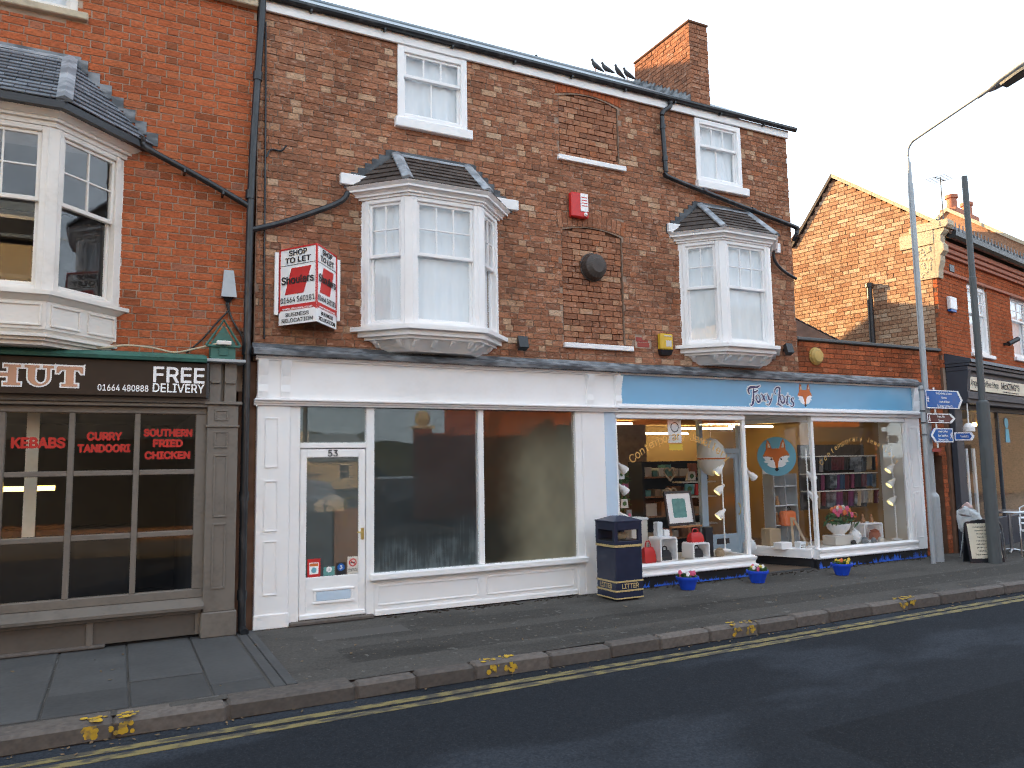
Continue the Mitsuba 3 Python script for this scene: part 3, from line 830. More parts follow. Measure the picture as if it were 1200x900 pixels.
PR = part(WS, 'pilaster', box(5.626, 5.995, -.035, .05, .0, 2.444, .006), 'm_white_clean')
def sticker(x0, x1, z0, z1, mat, bits, name='sticker', label=None):
    k = part(DR, name, box(x0, x1, -.002, .002, z0, z1), mat, label=label)
    for m, mm in bits: part(k, 'print', m, mm)
sticker(1.945, 2.09, .516, .716, 'm_red', [(box(1.965, 2.07, -.004, -.0021, .545, .675), 'm_text_white'), (box(1.972, 2.063, -.0055, -.0041, .635, .665), 'm_orange'), (ext(Point(2.017, .59).buffer(.03, 12), -.0055, .0014), 'm_disc_blue')], label='red bordered sticker inside the door glass')
sticker(2.125, 2.255, .516, .615, 'm_teal', [(ext(Point(2.19, .585).buffer(.032, 14), -.004, .0019), 'm_text_white'), (text('i', .03, 2.19, .572, -.0058, True, anchor='c', t=.0015), 'm_black_text')], label='teal sticker inside the door glass')
sticker(2.272, 2.382, .516, .655, 'm_black', [(ext(Point(2.327, .60).buffer(.042, 16), -.004, .0019), 'm_sign_blue'), (text('3', .04, 2.327, .58, -.0058, True, anchor='c', t=.0015), 'm_text_white')], label='black sticker with a blue disc inside the door glass')
sticker(2.402, 2.528, .516, .712, 'm_room_white', [(ext(Point(2.465, .645).buffer(.045, 18).difference(Point(2.465, .645).buffer(.033, 18)).union(LineString([(2.437, .672), (2.493, .618)]).buffer(.005)), -.004, .0019), 'm_red'), (box(2.44, 2.49, -.0038, -.0021, .640, .651), 'm_black_text'), (text('No smoking', .014, 2.465, .565, -.004, True, anchor='c', t=.0015), 'm_black_text'), (text('It is against the law', .009, 2.465, .545, -.004, False, anchor='c', t=.0015), 'm_black_text')], label='no smoking sticker inside the door glass')
# the empty room behind
RM = lambda par, nm, x0, x1, y0, y1, z0, z1, mw, mf, mc, mb=None: [part(par, nm + 'floor', box(x0, x1, y0, y1, z0 - .05, z0), mf), part(par, nm + 'ceiling', box(x0, x1, y0, y1, z1, z1 + .05), mc), part(par, nm + 'back_wall', box(x0, x1, y1, y1 + .05, z0, z1), mb or mw), part(par, nm + 'side_wall', box(x0 - .05, x0, y0, y1, z0 - .05, z1 + .05), mw), part(par, nm + 'side_wall', box(x1, x1 + .05, y0, y1, z0 - .05, z1 + .05), mw)]
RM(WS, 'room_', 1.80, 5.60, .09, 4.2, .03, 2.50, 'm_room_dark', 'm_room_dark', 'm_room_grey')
part(WS, 'room_screen', box(1.85, 3.30, 2.4, 2.46, .03, 2.49), 'm_room_grey')
part(WS, 'room_partition', box(2.55, 2.95, 1.2, 1.3, .03, 1.2), 'm_wood')

# ------------------------------------------------------------------ blue shopfront
BS = thing('blue_shopfront', 'sky blue and white gift shopfront with a recessed door between two display windows', 'shopfront')
bf = part(BS, 'fascia', cat(box(6.262, 12.53, -.075, .0, 2.565, 2.972, .004)), 'm_blue_fascia', label='sky blue fascia board with the shop name and a fox face')
part(bf, 'top_moulding', box(6.262, 12.75, -.115, -.04, 2.973, 3.003, .006), 'm_white_old')
part(bf, 'cornice', cat(box(6.19, 12.79, -.10, -.02, 2.535, 2.564, .006), box(6.19, 12.79, -.135, -.02, 2.495, 2.5345, .007), box(6.19, 12.79, -.085, -.02, 2.445, 2.4945, .006)), 'm_white')
part(BS, 'console', extx([(-.0, 2.567), (-.09, 2.567), (-.10, 2.64), (-.10, 2.74), (-.13, 2.86), (-.15, 2.972), (0, 2.972)], 12.532, 12.74), 'm_white')
# lettering: strokes drawn with a broad nib
def nib(strokes, ox, oz, k):
    g = []
    for pts, w0, w1 in strokes:
        p = bez(np.array(pts, float), 7) if len(pts) > 2 else np.array(pts, float)
        w = np.interp(np.linspace(0, 1, len(p)), [0, .5, 1], [w0 * .6, w1 * .92, w0 * .6])
        for i in range(len(p) - 1):
            g.append(Point(p[i]).buffer(w[i], 8).union(Point(p[i + 1]).buffer(w[i + 1], 8)).convex_hull)
    u = unary_union(g)
    return shapely.affinity.affine_transform(u, [k, 0, 0, -k, ox, oz])
el = lambda cx, cy, rx, ry, s=-.12: [(cx + rx * math.cos(a) - s * ry * math.sin(a), cy + ry * math.sin(a)) for a in np.linspace(-1.7, 4.6, 15)]
ST_ = [([(185, 178), (188, 260), (180, 350), (168, 410), (148, 440), (132, 428)], 6, 15), ([(124, 272), (112, 235), (128, 196), (180, 178), (230, 178), (282, 156)], 14, 18), ([(182, 250), (216, 244), (246, 222)], 12, 15),
       (el(248, 336, 28, 52), 6, 14), ([(296, 268), (318, 290), (340, 350), (366, 370)], 6, 14), ([(358, 268), (330, 320), (298, 372)], 4, 8),
       ([(382, 262), (400, 300), (412, 345), (438, 345)], 6, 13), ([(464, 262), (446, 330), (420, 395), (392, 424), (368, 408)], 5, 10),
       ([(512, 262), (496, 225), (512, 185), (545, 162), (574, 178), (566, 250), (552, 330), (538, 392), (522, 408)], 6, 14), ([(522, 404), (548, 400), (575, 424), (602, 432)], 6, 12),
       (el(606, 326, 28, 58), 6, 14), ([(696, 240), (684, 310), (672, 380), (684, 402), (700, 392)], 6, 13), ([(652, 294), (690, 286), (728, 276)], 4, 8),
       ([(784, 322), (772, 298), (748, 312), (744, 344), (770, 372), (772, 408), (744, 428), (716, 412)], 6, 12)]
kx_ = .95 / 697
name = nib(ST_, 8.67 - 110 * kx_, 2.90 + 155 * kx_ * .75, kx_)
name = shapely.affinity.scale(name, 1, .75, origin=(8.67, 2.90)) if False else name
zc = name.bounds
name = shapely.affinity.affine_transform(name, [1, 0, -.015, (2.905 - 2.585) / (zc[3] - zc[1]), 0, 2.585 - zc[1] * (2.905 - 2.585) / (zc[3] - zc[1]) + .13])
name = shapely.affinity.scale(name, 1.06, 1.04)
part(bf, 'lettering_outline', ext(name.buffer(.014), -.079, .003), 'm_text_white')
part(bf, 'lettering', ext(name, -.084, .003), 'm_navy_letter')


def fox(par, cx, cz, s, y, eyes=False, P_=lambda m: m):
    O = [(-.5, .0), (-.37, .25), (-.36, .42), (-.31, .62), (-.22, .5), (-.16, .29), (.13, .29), (.19, .5), (.28, .64), (.34, .42), (.35, .25), (.5, .03), (.3, .03), (.15, -.04), (.07, -.2), (.035, -.44), (-.035, -.44), (-.07, -.2), (-.15, -.04), (-.3, .0)]
    Wl = [(-.5, -.01), (-.3, -.005), (-.15, -.05), (-.07, -.21), (-.04, -.42), (-.2, -.40), (-.36, -.30), (-.30, -.25), (-.48, -.2), (-.38, -.14)]
    tr = lambda P: Polygon([(cx + a * s, cz + b * s) for a, b in P])
    part(par, 'fox_face', P_(ext(tr(O), y - .003, .003)), 'm_orange')
    part(par, 'fox_cheek', P_(ext(tr(Wl), y - .003, .003)), 'm_text_white'); part(par, 'fox_cheek', P_(ext(tr([(-a, b + .02) for a, b in Wl]), y - .003, .003)), 'm_text_white')
    part(par, 'fox_ear', P_(ext(tr([(-.30, .32), (-.285, .52), (-.235, .44), (-.21, .31)]), y - .006, .002)), 'm_cream_sign'); part(par, 'fox_ear', P_(ext(tr([(.21, .31), (.23, .46), (.275, .53), (.30, .33)]), y - .006, .002)), 'm_cream_sign')
    part(par, 'fox_nose', P_(ext(Point(cx, cz - .47 * s).buffer(.06 * s, 10), y - .007, .003)), 'm_black_text')
    for a in (-.18, .18) if eyes else ():
        part(par, 'fox_eye', P_(ext(Point(cx + a * s, cz - .1 * s).buffer(.032 * s, 8), y - .007, .003)), 'm_black_text')


fox(bf, 9.87, 2.765, .33, -.076)
# left display
part(BS, 'pilaster', box(5.997, 6.185, -.03, .05, .0, 2.444, .006), 'm_pale_blue')
part(BS, 'window_head', cat(box(6.187, 8.59, -.045, .05, 2.36, 2.42, .008), box(6.187, 8.58, -.028, .05, 2.42, 2.444, .004)), 'm_white_clean')
SILL = [(.06, .15), (-.075, .15), (-.10, .165), (-.10, .185), (-.075, .20), (-.07, .235), (-.105, .27), (-.11, .30), (-.02, .318), (.06, .318)]
part(BS, 'sill', extx(SILL, 6.187, 8.64), 'm_white_clean')
for m in (box(6.187, 6.215, -.02, .04, .318, 2.36, .004), box(8.545, 8.605, -.025, .035, .318, 2.36, .006)): part(BS, 'window_post', m, 'm_white_clean')
part(BS, 'display_glass', sheet((6.215, .005, .318), (2.33, 0, 0), (0, 0, 2.042)), 'm_glass', label='left display window of the blue shop')
part(BS, 'display_glass', sheet((8.575, .035, .318), (.055, 1.06, 0), (0, 0, 2.042)), 'm_glass')
pl = part(BS, 'plinth', cat(box(6.187, 8.62, -.022, .05, .0, .149, .003), hull([(8.585, .0, 0), (8.62, .0, 0), (8.64, 1.08, 0), (8.60, 1.08, 0), (8.585, .0, .149), (8.62, .0, .149), (8.64, 1.08, .149), (8.60, 1.08, .149)])), 'm_black')
part(BS, 'sill', hull([(8.56, .061, .15), (8.665, .061, .15), (8.69, 1.08, .15), (8.59, 1.08, .15), (8.56, .061, .318), (8.64, .061, .318), (8.665, 1.08, .318), (8.59, 1.08, .318)]), 'm_white_clean')
# right display
A_, B_ = np.array([10.055, .0]), np.array([9.56, 1.08])
part(BS, 'window_head', cat(box(10.02, 12.335, -.045, .05, 2.36, 2.42, .008), box(10.02, 12.335, -.028, .05, 2.42, 2.444, .004)), 'm_white_clean')
part(BS, 'window_head', hull([(*(A_ + [-.03, .06]), 2.36), (*(A_ + [.03, .06]), 2.36), (*(B_ + [-.03, 0]), 2.36), (*(B_ + [.03, 0]), 2.36), (*(A_ + [-.03, .06]), 2.443), (*(A_ + [.03, .06]), 2.443), (*(B_ + [-.03, 0]), 2.443), (*(B_ + [.03, 0]), 2.443)]), 'm_white_clean')
part(BS, 'sill', extx(SILL, 10.0, 12.42), 'm_white_clean')
def along(a, b, prof):
    """Sweep a (out, z) profile along a plan line a->b; out is to the left of it."""
    a, b = np.array(a), np.array(b); e = (b - a) / np.linalg.norm(b - a); n = np.array([-e[1], e[0]])
    v = [(*(a + n * o), z) for o, z in prof] + [(*(b + n * o), z) for o, z in prof]
    return hull(v)
part(BS, 'sill', along((10.0, .06), B_, [(.10, .165), (.10, .30), (.02, .318), (-.06, .318), (-.06, .165)]), 'm_white_clean')
for m in (box(10.025, 10.085, -.025, .04, .318, 2.36, .006), box(12.315, 12.345, -.02, .04, .318, 2.36, .004), box(9.53, 9.59, 1.05, 1.10, .318, 2.36, .004)): part(BS, 'window_post', m, 'm_white_clean')
part(BS, 'display_glass', sheet((10.085, .005, .318), (2.23, 0, 0), (0, 0, 2.042)), 'm_glass', label='right display window of the blue shop')
part(BS, 'display_glass', sheet((10.04, .04, .318), (-.48, 1.02, 0), (0, 0, 2.042)), 'm_glass', label='angled glass beside the recessed door')
pr_ = part(BS, 'plinth', cat(box(10.01, 12.74, -.022, .05, .0, .149, .003), along((10.01, .052), B_, [(.0, .0), (.0, .149), (-.05, .149), (-.05, .0)])), 'm_black')
P2 = part(BS, 'pilaster', box(12.347, 12.74, -.04, .05, .15, 2.444, .006), 'm_white_clean')
rail_panel(P2, 12.44, 12.65, 1.22, 2.28, -.04, 'm_white_clean'); rail_panel(P2, 12.44, 12.65, .35, 1.14, -.04, 'm_white_clean')
part(BS, 'recess_soffit', extz([(8.6, .05), (10.03, .05), (9.56, 1.2), (8.64, 1.2)], 2.425, 2.46), 'm_white_old')
part(BS, 'recess_floor', extz([(8.63, .02), (9.99, .02), (9.55, 1.1), (8.66, 1.1)], .0, .012), 'm_flag', uv=None)
# painted blue splashes on the black plinth
def splash(x0, x1, n, hmax, tall=0):
    g = []
    for i in range(n):
        x = rng.uniform(x0, x1); h = abs(rng.normal(0, hmax)) + .008
        if i < tall: h = rng.uniform(.08, .13)
        a = rng.uniform(-.03, .03)
        g.append(Polygon([(x - .012, .003), (x + .012, .003), (x + a, min(h, .145))]))
        g.append(Point(x, .012).buffer(rng.uniform(.006, .016), 5))
    return unary_union(g).intersection(rect(x0 - .05, .002, x1 + .05, .147))
part(pl, 'painted_grass', ext(splash(6.55, 8.55, 120, .03), -.0245, .002), 'm_blue_splash', label='blue paint splashes along the black plinth', kind='stuff')
part(pr_, 'painted_grass', ext(unary_union([splash(10.06, 12.7, 110, .035), splash(11.5, 12.0, 34, .05, 26), splash(12.35, 12.6, 12, .04, 8), splash(10.05, 10.12, 8, .05, 5)]), -.0245, .002), 'm_blue_splash', label='blue paint splashes like grass on the black plinth', kind='stuff')
# door
DB = part(BS, 'door', cat(box(8.70, 8.785, 1.09, 1.13, .05, 1.86, .005), box(9.40, 9.485, 1.09, 1.13, .05, 1.86, .005), box(8.786, 9.399, 1.091, 1.13, 1.78, 1.86, .005), box(8.786, 9.399, 1.091, 1.13, .05, .52, .005)), 'm_door_blue', label='grey blue half glazed shop door')
part(DB, 'pane', sheet((8.785, 1.11, .52), (.615, 0, 0), (0, .002, 1.26)), 'm_glass')
part(DB, 'letter_plate', box(8.93, 9.20, 1.078, 1.089, .36, .45, .004), 'm_black')
part(DB, 'handle', tube(bez([(9.44, 1.088, 1.02), (9.44, 1.05, .99), (9.44, 1.05, .86), (9.44, 1.088, .83)], 4), .011, 8), 'm_brass')
for m in (box(8.62, 8.695, 1.06, 1.14, .013, 2.42, .005), box(9.488, 9.56, 1.07, 1.14, .013, 2.42, .005), box(8.696, 9.487, 1.07, 1.14, 1.865, 1.95, .005)): part(BS, 'door_frame', m, 'm_door_blue')
part(BS, 'transom_light', sheet((8.696, 1.11, 1.95), (.79, 0, 0), (0, 0, .47)), 'm_glass')
# interior
RM(BS, 'room_', 6.0, 12.70, .10, 4.6, .02, 2.50, 'm_room_amber', 'm_room_floor', 'm_room_amber')
part(BS, 'display_floor', cat(extz([(6.19, .05), (8.56, .05), (8.6, 1.05), (6.19, 1.05)], .24, .29), extz([(10.05, .06), (12.50, .06), (12.50, 1.0), (9.62, 1.0)], .24, .29)), 'm_room_white')
part(BS, 'display_wall', box(12.47, 12.52, .06, .60, .29, 2.49), 'm_room_white')
part(BS, 'display_back', box(6.0, 6.03, .11, 1.2, .3, 2.49), 'm_room_amber')
part(BS, 'flat_roof', box(5.9, 12.78, .26, 5.0, 2.86, 2.95), 'm_lead')
tl = []
for (xa, xb, y, z, lb) in ((6.3, 8.30, 2.5, 2.44, 'lit ceiling tube at the far left of the gift shop'), (9.62, 10.85, 4.0, 2.33, 'longest lit ceiling tube, lower than the others, behind the hanging poster'), (10.66, 11.05, 4.0, 2.44, 'short lit ceiling tube just right of the hanging poster'), (11.17, 12.1, 4.0, 2.44, 'lit ceiling tube above the shop door'), (11.1, 12.3, 3.0, 2.44, 'lit ceiling tube right of the shop door'), (7.0, 8.2, 4.2, 2.44, 'lit ceiling tube deepest in the left of the gift shop')):
    solo('fluorescent_tube', tube([(xa, y, z), (xb, y, z)], .022, 8), 'm_text_white', lb, 'light', 'lit tubes inside the gift shop', emitter=glow(1.8))

# ------------------------------------------------------------------ the takeaway building on the left
KB = thing('red_brick_building', 'orange red brick building with a cream bay window over the takeaway', 'building')
KH = unary_union([rect(-2.45, 3.46, -.15, 5.15), rect(-2.0, 6.58, -.53, 7.6)])
kw = wall_core(KB, rect(-4.5, 2.6, 1.29, 7.35).difference(KH), .0070, .24, 'm_mortar_keb', label='orange red brick wall with pale joints')
brickwork(kw, -3.2, 1.29, 2.9, 7.2, unary_union([KH, rect(-2.6, 6.44, -.43, 6.6)]), 0, 'm_brick_keb', course=.0835, tone=lambda h, x, z: min(1, max(0, (rng.beta(2.2, 2.0) if not h else rng.random()))))
part(KB, 'window_sill', box(-2.5, -.43, -.07, .1, 6.50, 6.58, .01), 'm_cream_stone')
sash(KB, (-2.0, .03), 0, 1.47, 6.58, 7.7, 7.2, 2, 2, 1, fw=.08, paint='m_white_old')
bay(KB, 'bay_window', -2.80, -.04, .60, 3.44, 5.05, 'old', 'large cream bay window with slate roof over the takeaway')
for xa, xb, za, zb in ((-2.45, -.15, 3.3, 5.2),):
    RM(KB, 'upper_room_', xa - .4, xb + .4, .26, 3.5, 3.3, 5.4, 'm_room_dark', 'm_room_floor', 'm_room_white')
part(KB, 'eaves_band', cat(box(-4.5, 1.29, -.10, .0, 7.10, 7.22, .01), box(-4.5, 1.29, -.18, .0, 7.221, 7.36, .01)), 'm_cream_stone')
part(KB, 'roof', extx([(-.2, 7.38), (2.2, 9.6), (4.6, 7.38)], -4.5, 1.28), 'm_roof')
part(KB, 'side_wall', box(1.18, 1.28, .25, 4.4, 0, 7.37), 'm_mortar_keb')
part(KB, 'rear_wall', box(-4.5, 1.17, 4.3, 4.4, 0, 7.37), 'm_mortar_keb')
part(KB, 'side_wall', box(-4.5, -4.4, .25, 4.29, 0, 7.37), 'm_mortar_keb')
KS = thing('grey_shopfront', 'grey brown takeaway shopfront with a multi-pane window and red window lettering', 'shopfront')
part(KS, 'ledge', extx([(-.36, 2.862), (-.37, 2.895), (-.30, 2.935), (-.02, 2.99), (.0, 2.99), (.0, 2.862)], -4.0, .80), 'm_green_paint', label='green painted ledge over the sign')
part(KS, 'backing', box(-4.0, .84, -.23, -.0, 2.44, 2.861), 'm_grey_dark')
part(KS, 'cornice', cat(box(-4.0, .84, -.20, -.05, 2.40, 2.439, .006)), 'm_grey_paint')
xs_m = [-3.29, -2.72, -2.145, -1.57, -.998, -.415, .172]
fr = [box(-4.0, .84, -.13, -.03, 2.33, 2.399, .006), box(-4.0, .84, -.13, -.03, .42, .508, .006), box(.73, .84, -.131, -.03, .509, 2.329, .006)]
for x in xs_m: fr.append(box(x - .027, x + .027, -.13, -.03, .509, 2.329, .006))
ed = [-4.0] + [v for x in xs_m for v in (x - .027, x + .027)] + [.73]
for i in range(0, len(ed), 2):
    for z in (1.09, 1.725): fr.append(box(ed[i], ed[i + 1], -.125, -.03, z - .027, z + .027, .006))
part(KS, 'window_frame', cat(fr), 'm_grey_paint')
zs_ = [(.509, 1.063), (1.117, 1.698), (1.752, 2.329)]
KP = []
for i in range(0, len(ed), 2):
    for za, zb in zs_:
        if ed[i + 1] > -1.6:
            KP.append(part(KS, 'pane', sheet((ed[i], -.07, za), (ed[i + 1] - ed[i], 0, 0), (0, rng.uniform(-.003, .003), zb - za)), 'm_glass'))
def win_text(rows, cx, label):
    k = nk(KS + '__window_lettering')
    scene[k] = mikit.ply(cat([move(text(s, h, cx, z, -.078, True, width=w, anchor='c', t=.003), (dx, i * -.0004, dz)) for s, h, z, w in rows for i, (dx, dz) in enumerate(((0, 0), (.005, 0), (-.005, .0), (0, .005), (0, -.005)))]), 'm_red_text'); labels[k] = {'label': label}
win_text([('KEBABS', .095, 1.985, .45)], -.695, 'red window lettering reading KEBABS')
win_text([('CURRY', .075, 2.06, .31), ('TANDOORI', .072, 1.94, .47)], -.125, 'red window lettering reading CURRY TANDOORI')
win_text([('SOUTHERN', .070, 2.10, .46), ('FRIED', .070, 1.99, .28), ('CHICKEN', .070, 1.865, .43)], .465, 'red window lettering reading SOUTHERN FRIED CHICKEN')
part(KS, 'sill', extx([(-.24, .315), (-.245, .345), (-.14, .419), (-.04, .419), (-.04, .315)], -4.0, .84), 'm_grey_paint')
part(KS, 'stall_riser', box(-4.0, .83, -.11, -.02, .045, .314), 'm_grey_dark')
part(KS, 'stall_moulding', cat(box(-4.0, .83, -.14, -.111, .265, .314, .005), *[box(x - .03, x + .03, -.135, -.111, .046, .264, .005) for x in (-3.0, -1.6, -.19, .80)]), 'm_grey_paint')
part(KS, 'step', box(-4.0, -.05, -.16, -.02, .013, .05, .012), 'm_kerb', uv=np.full((24, 2), .8))
KPIL = part(KS, 'pilaster', cat(box(.835, 1.145, -.20, -.02, .27, 2.43, .006)), 'm_grey_paint')
part(KPIL, 'plinth', box(.815, 1.165, -.225, -.02, .012, .269, .01), 'm_grey_paint')
part(KPIL, 'capital', cat(box(.80, 1.18, -.235, -.02, 2.431, 2.465, .006), box(.82, 1.16, -.22, -.02, 2.19, 2.215, .005)), 'm_grey_paint')
for za, zb in ((2.26, 2.38), (1.97, 2.15), (1.24, 1.90), (.50, 1.18)): rail_panel(KPIL, .905, 1.045, za, zb, -.20, 'm_grey_paint', .02)
part(KS, 'console_block', cat(box(.85, .96, -.19, -.02, 2.466, 2.88), box(1.0, 1.12, -.19, -.02, 2.466, 2.88), box(.961, .999, -.12, -.02, 2.466, 2.88), box(.86, .955, -.215, -.191, 2.66, 2.69, .004), box(1.005, 1.115, -.215, -.191, 2.66, 2.69, .004)), 'm_grey_paint')
part(KS, 'console_shelf', box(.77, 1.20, -.30, -.0, 2.881, 2.915, .006), 'm_lamp_grey')
hs = part(KS, 'console_gable', cat(ext([(.85, 2.916), (1.10, 2.916), (1.10, 3.09), (.975, 3.29), (.85, 3.09)], -.22, .2), box(.93, 1.02, -.235, -.221, 2.96, 3.05, .004)), 'm_green_paint', label='green gabled console block like a little house')
part(hs, 'gable_edge', cat(tube([(.80, -.225, 3.065), (.975, -.225, 3.345), (1.15, -.225, 3.065)], .016, 6), box(.81, 1.145, -.245, -.2, 3.05, 3.075, .004)), 'm_green_paint')
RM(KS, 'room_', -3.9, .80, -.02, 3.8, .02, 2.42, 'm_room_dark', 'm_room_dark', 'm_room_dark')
part(KS, 'counter', box(-3.0, .2, 2.0, 2.6, .03, 1.05), 'm_black')
part(KS, 'curtain', box(-.83, -.72, .25, .30, 1.1, 2.40), 'm_cream_sign')
solo('strip_light', tube([(-1.5, .9, 1.57), (-.60, .9, 1.57)], .028, 8), 'm_text_white', 'lit yellow strip light inside the takeaway window', 'light', emitter=glow(.6, (1, .62, .12)))
SG = thing('takeaway_sign', 'dark brown fascia sign over the takeaway reading HUT, FREE DELIVERY and a phone number', 'sign')
part(SG, 'board', box(-4.0, .82, -.31, -.26, 2.495, 2.855, .004), 'm_sign_brown')
part(SG, 'board_edge', box(.805, .828, -.318, -.25, 2.488, 2.862, .003), 'm_black')
Hh, z0_ = .205, 2.568
def serif_block(parts): return unary_union([rect(*p) for p in parts])
def HU(x): return x
ser = .032
Hs = serif_block([(-1.145, z0_, -1.075, z0_ + Hh), (-.955, z0_, -.880, z0_ + Hh), (-1.08, z0_ + .085, -.95, z0_ + .125), (-1.18, z0_, -1.04, z0_ + ser), (-1.18, z0_ + Hh - ser, -1.04, z0_ + Hh), (-.99, z0_, -.845, z0_ + ser), (-.99, z0_ + Hh - ser, -.845, z0_ + Hh)])
arc = [(-.70 + .095 * math.cos(a), z0_ + .085 + .085 * math.sin(a)) for a in np.linspace(math.pi, 2 * math.pi, 12)]
Ub = Polygon([(-.795, z0_ + Hh)] + arc + [(-.605, z0_ + Hh), (-.640, z0_ + Hh)] + [(-.685 + .045 * math.cos(a), z0_ + .08 + .052 * math.sin(a)) for a in np.linspace(2 * math.pi, math.pi, 12)] + [(-.725, z0_ + Hh)])
Us = unary_union([Ub.buffer(0), rect(-.825, z0_ + Hh - ser, -.695, z0_ + Hh), rect(-.675, z0_ + Hh - ser, -.575, z0_ + Hh)])
Ts = unary_union([rect(-.480, z0_, -.405, z0_ + Hh), rect(-.515, z0_, -.37, z0_ + ser), rect(-.55, z0_ + Hh - .042, -.335, z0_ + Hh), Polygon([(-.56, z0_ + Hh), (-.56, z0_ + Hh - .075), (-.535, z0_ + Hh - .075), (-.515, z0_ + Hh - .04)]), Polygon([(-.325, z0_ + Hh), (-.325, z0_ + Hh - .075), (-.35, z0_ + Hh - .075), (-.37, z0_ + Hh - .04)])])
for i, g in enumerate((Hs, Us, Ts)):
    part(SG, 'letter_outline', ext(g.buffer(.011, join_style=2), -.3145, .004), 'm_text_white')
    part(SG, 'letter', ext(g.buffer(-.004), -.3195, .004), 'm_copper')
part(SG, 'lettering', cat(text('FREE', .155, .785, 2.645, -.3145, True, width=.49, anchor='r'), text('DELIVERY', .088, .785, 2.542, -.3145, True, width=.49, anchor='r'), text('01664 480888', .062, .255, 2.542, -.3145, True, width=.455, anchor='r')), 'm_text_white')

# ------------------------------------------------------------------ parapet wall, alley and the gabled house on the right
PW = thing('parapet_wall', 'stained orange brick parapet wall with dark coping between the two buildings', 'wall')
ALLEY = Polygon([(13.06, .0)] + segarc(13.06, 13.44, 1.80, 1.86) + [(13.44, .0)])
pc = wall_core(PW, unary_union([rect(9.86, 2.9, 13.56, 3.70), rect(12.79, .0, 13.56, 2.9)]).difference(ALLEY), .062, .22, 'm_mortar_gab')
brickwork(pc, 9.86, 13.57, 3.02, 3.69, None, .05, 'm_brick_keb', tone=lambda h, x, z: rng.choice([rng.random() * .18, rng.random()]), big=120)
brickwork(pc, 12.80, 13.57, .01, 3.02, ALLEY.buffer(.004), .05, 'm_brick_keb', tone=lambda h, x, z: rng.choice([rng.random() * .15, rng.random()]), big=0)
part(PW, 'coping', box(9.87, 13.58, -.0, .30, 3.70, 3.755, .012), 'm_pole_dark')
part(PW, 'alley_door', box(13.0, 13.5, .30, .34, .0, 1.9), 'm_black', label='dark alley door in the brick wall')
part(PW, 'alley_reveal', cat(box(13.0, 13.055, .08, .29, 0, 1.95), box(13.445, 13.5, .08, .29, 0, 1.95), box(13.056, 13.444, .08, .29, 1.87, 1.95)), 'm_brick_keb', uv=None)
lr = thing('low_tiled_roof', 'low dark tiled roof sloping behind the parapet wall', 'roof')
part(lr, 'slope', extx([(1.0, 0), (1.0, 1)], 0, 1) if False else ext([(9.86, 4.62), (9.86, 3.3), (12.75, 3.3), (12.75, 3.74)], 1.0, 2.2), 'm_roof_brown')
tiles_on(lr, 'tiles', (9.86, 1.0, 4.635), (0, 1, 0), (2.89, 0, -.88), [(0, 0), (2.2, 0), (2.2, 3.0), (0, 3.0)], .2, .16, 'm_tile', stuff=True)

GH = thing('gabled_house', 'red brick house with a sunlit gable end and stone coping, right of the blue shop', 'house')
XC, XS = math.cos(math.radians(12.0)), math.sin(math.radians(12.0))


def XF(m):
    """The street bends here: the house's own axes (along its front, depth, height) turned 12 degrees about its near corner."""
    v = np.array(m.vertices)
    return tm(np.c_[13.6 + v[:, 0] * XC - v[:, 1] * XS, v[:, 0] * XS + v[:, 1] * XC, v[:, 2]], m.faces)


def xb(v): return np.array(XF(tm(v, [[0, 1, 2]])).vertices)


gx = lambda v: np.c_[v[:, 1], -v[:, 0], v[:, 2]]
Gp = Polygon([(-3.5, 0), (.0, 0), (.0, 6.14), (-1.9, 7.60), (-2.85, 6.35), (-3.5, 5.5)])
gm = ext(Gp.intersection(rect(-9, 0, -.02, 9)), .010, .20)
gw = part(GH, 'gable_wall', tm(gx(np.array(gm.vertices)), gm.faces), 'm_mortar_gab', label='sunlit brick gable end')
brickwork(gw, -3.5, -.078, 3.0, 7.7, rect(-9, 0, 9, 9).difference(Gp), 0, 'm_brick_gab', xf=gx, big=300, tone=lambda h, x, z: rng.random())
for a, b, n in (((-.14, 6.06), (1.9, 7.63), 5), ((1.9, 7.63), (2.9, 6.33), 3)):
    for i in range(n):
        p = np.array(a) + (np.array(b) - np.array(a)) * i / n; q = np.array(a) + (np.array(b) - np.array(a)) * (i + .985) / n
        part(GH, 'coping_stone', extx([(p[0], p[1]), (q[0], q[1]), (q[0], q[1] + .085), (p[0], p[1] + .085)], -.05, .24), 'm_cream_stone' if n == 5 else 'm_tile')
part(GH, 'kneeler', cat(extx([(-.24, 6.03), (.42, 6.03), (.42, 6.14), (.25, 6.18), (-.28, 6.17), (-.28, 6.08)], -.04, .25), extx([(.0, 5.10), (.36, 5.10), (.36, 5.74), (.0, 5.74)], -.022, .1), extx([(.0, 5.76), (.62, 5.76), (.62, 6.025), (.0, 6.025)], -.026, .1)), 'm_cream_stone', label='carved pale stone kneeler at the corner')
pf = [(.0, 5.10), (-.04, 5.10), (-.055, 5.26), (-.10, 5.42), (-.10, 5.52), (-.17, 5.60), (-.17, 5.72), (-.12, 5.78), (-.13, 5.9), (-.20, 5.98), (-.20, 6.025), (.0, 6.025)]
part(GH, 'corner_bracket', extx(pf, -.018, .2), 'm_cream_stone')
cv = []
for i in range(60):
    yy, zz = rng.uniform(.05, .32), rng.uniform(5.14, 5.70)
    cv.append(ball((-.022, yy, zz), rng.uniform(.012, .03), 1, (.5, 1, 1)))
part(GH, 'carving', cat(cv), 'm_cream_stone', kind='stuff')
W1, W2 = rect(1.42, 3.80, 2.46, 5.20), rect(3.78, 3.88, 4.95, 5.28)
fw = wall_core(GH, rect(.014, 2.9, 7.0, 6.0).difference(unary_union([W1, W2])), .010, .24, 'm_mortar_keb', label='red brick front wall')
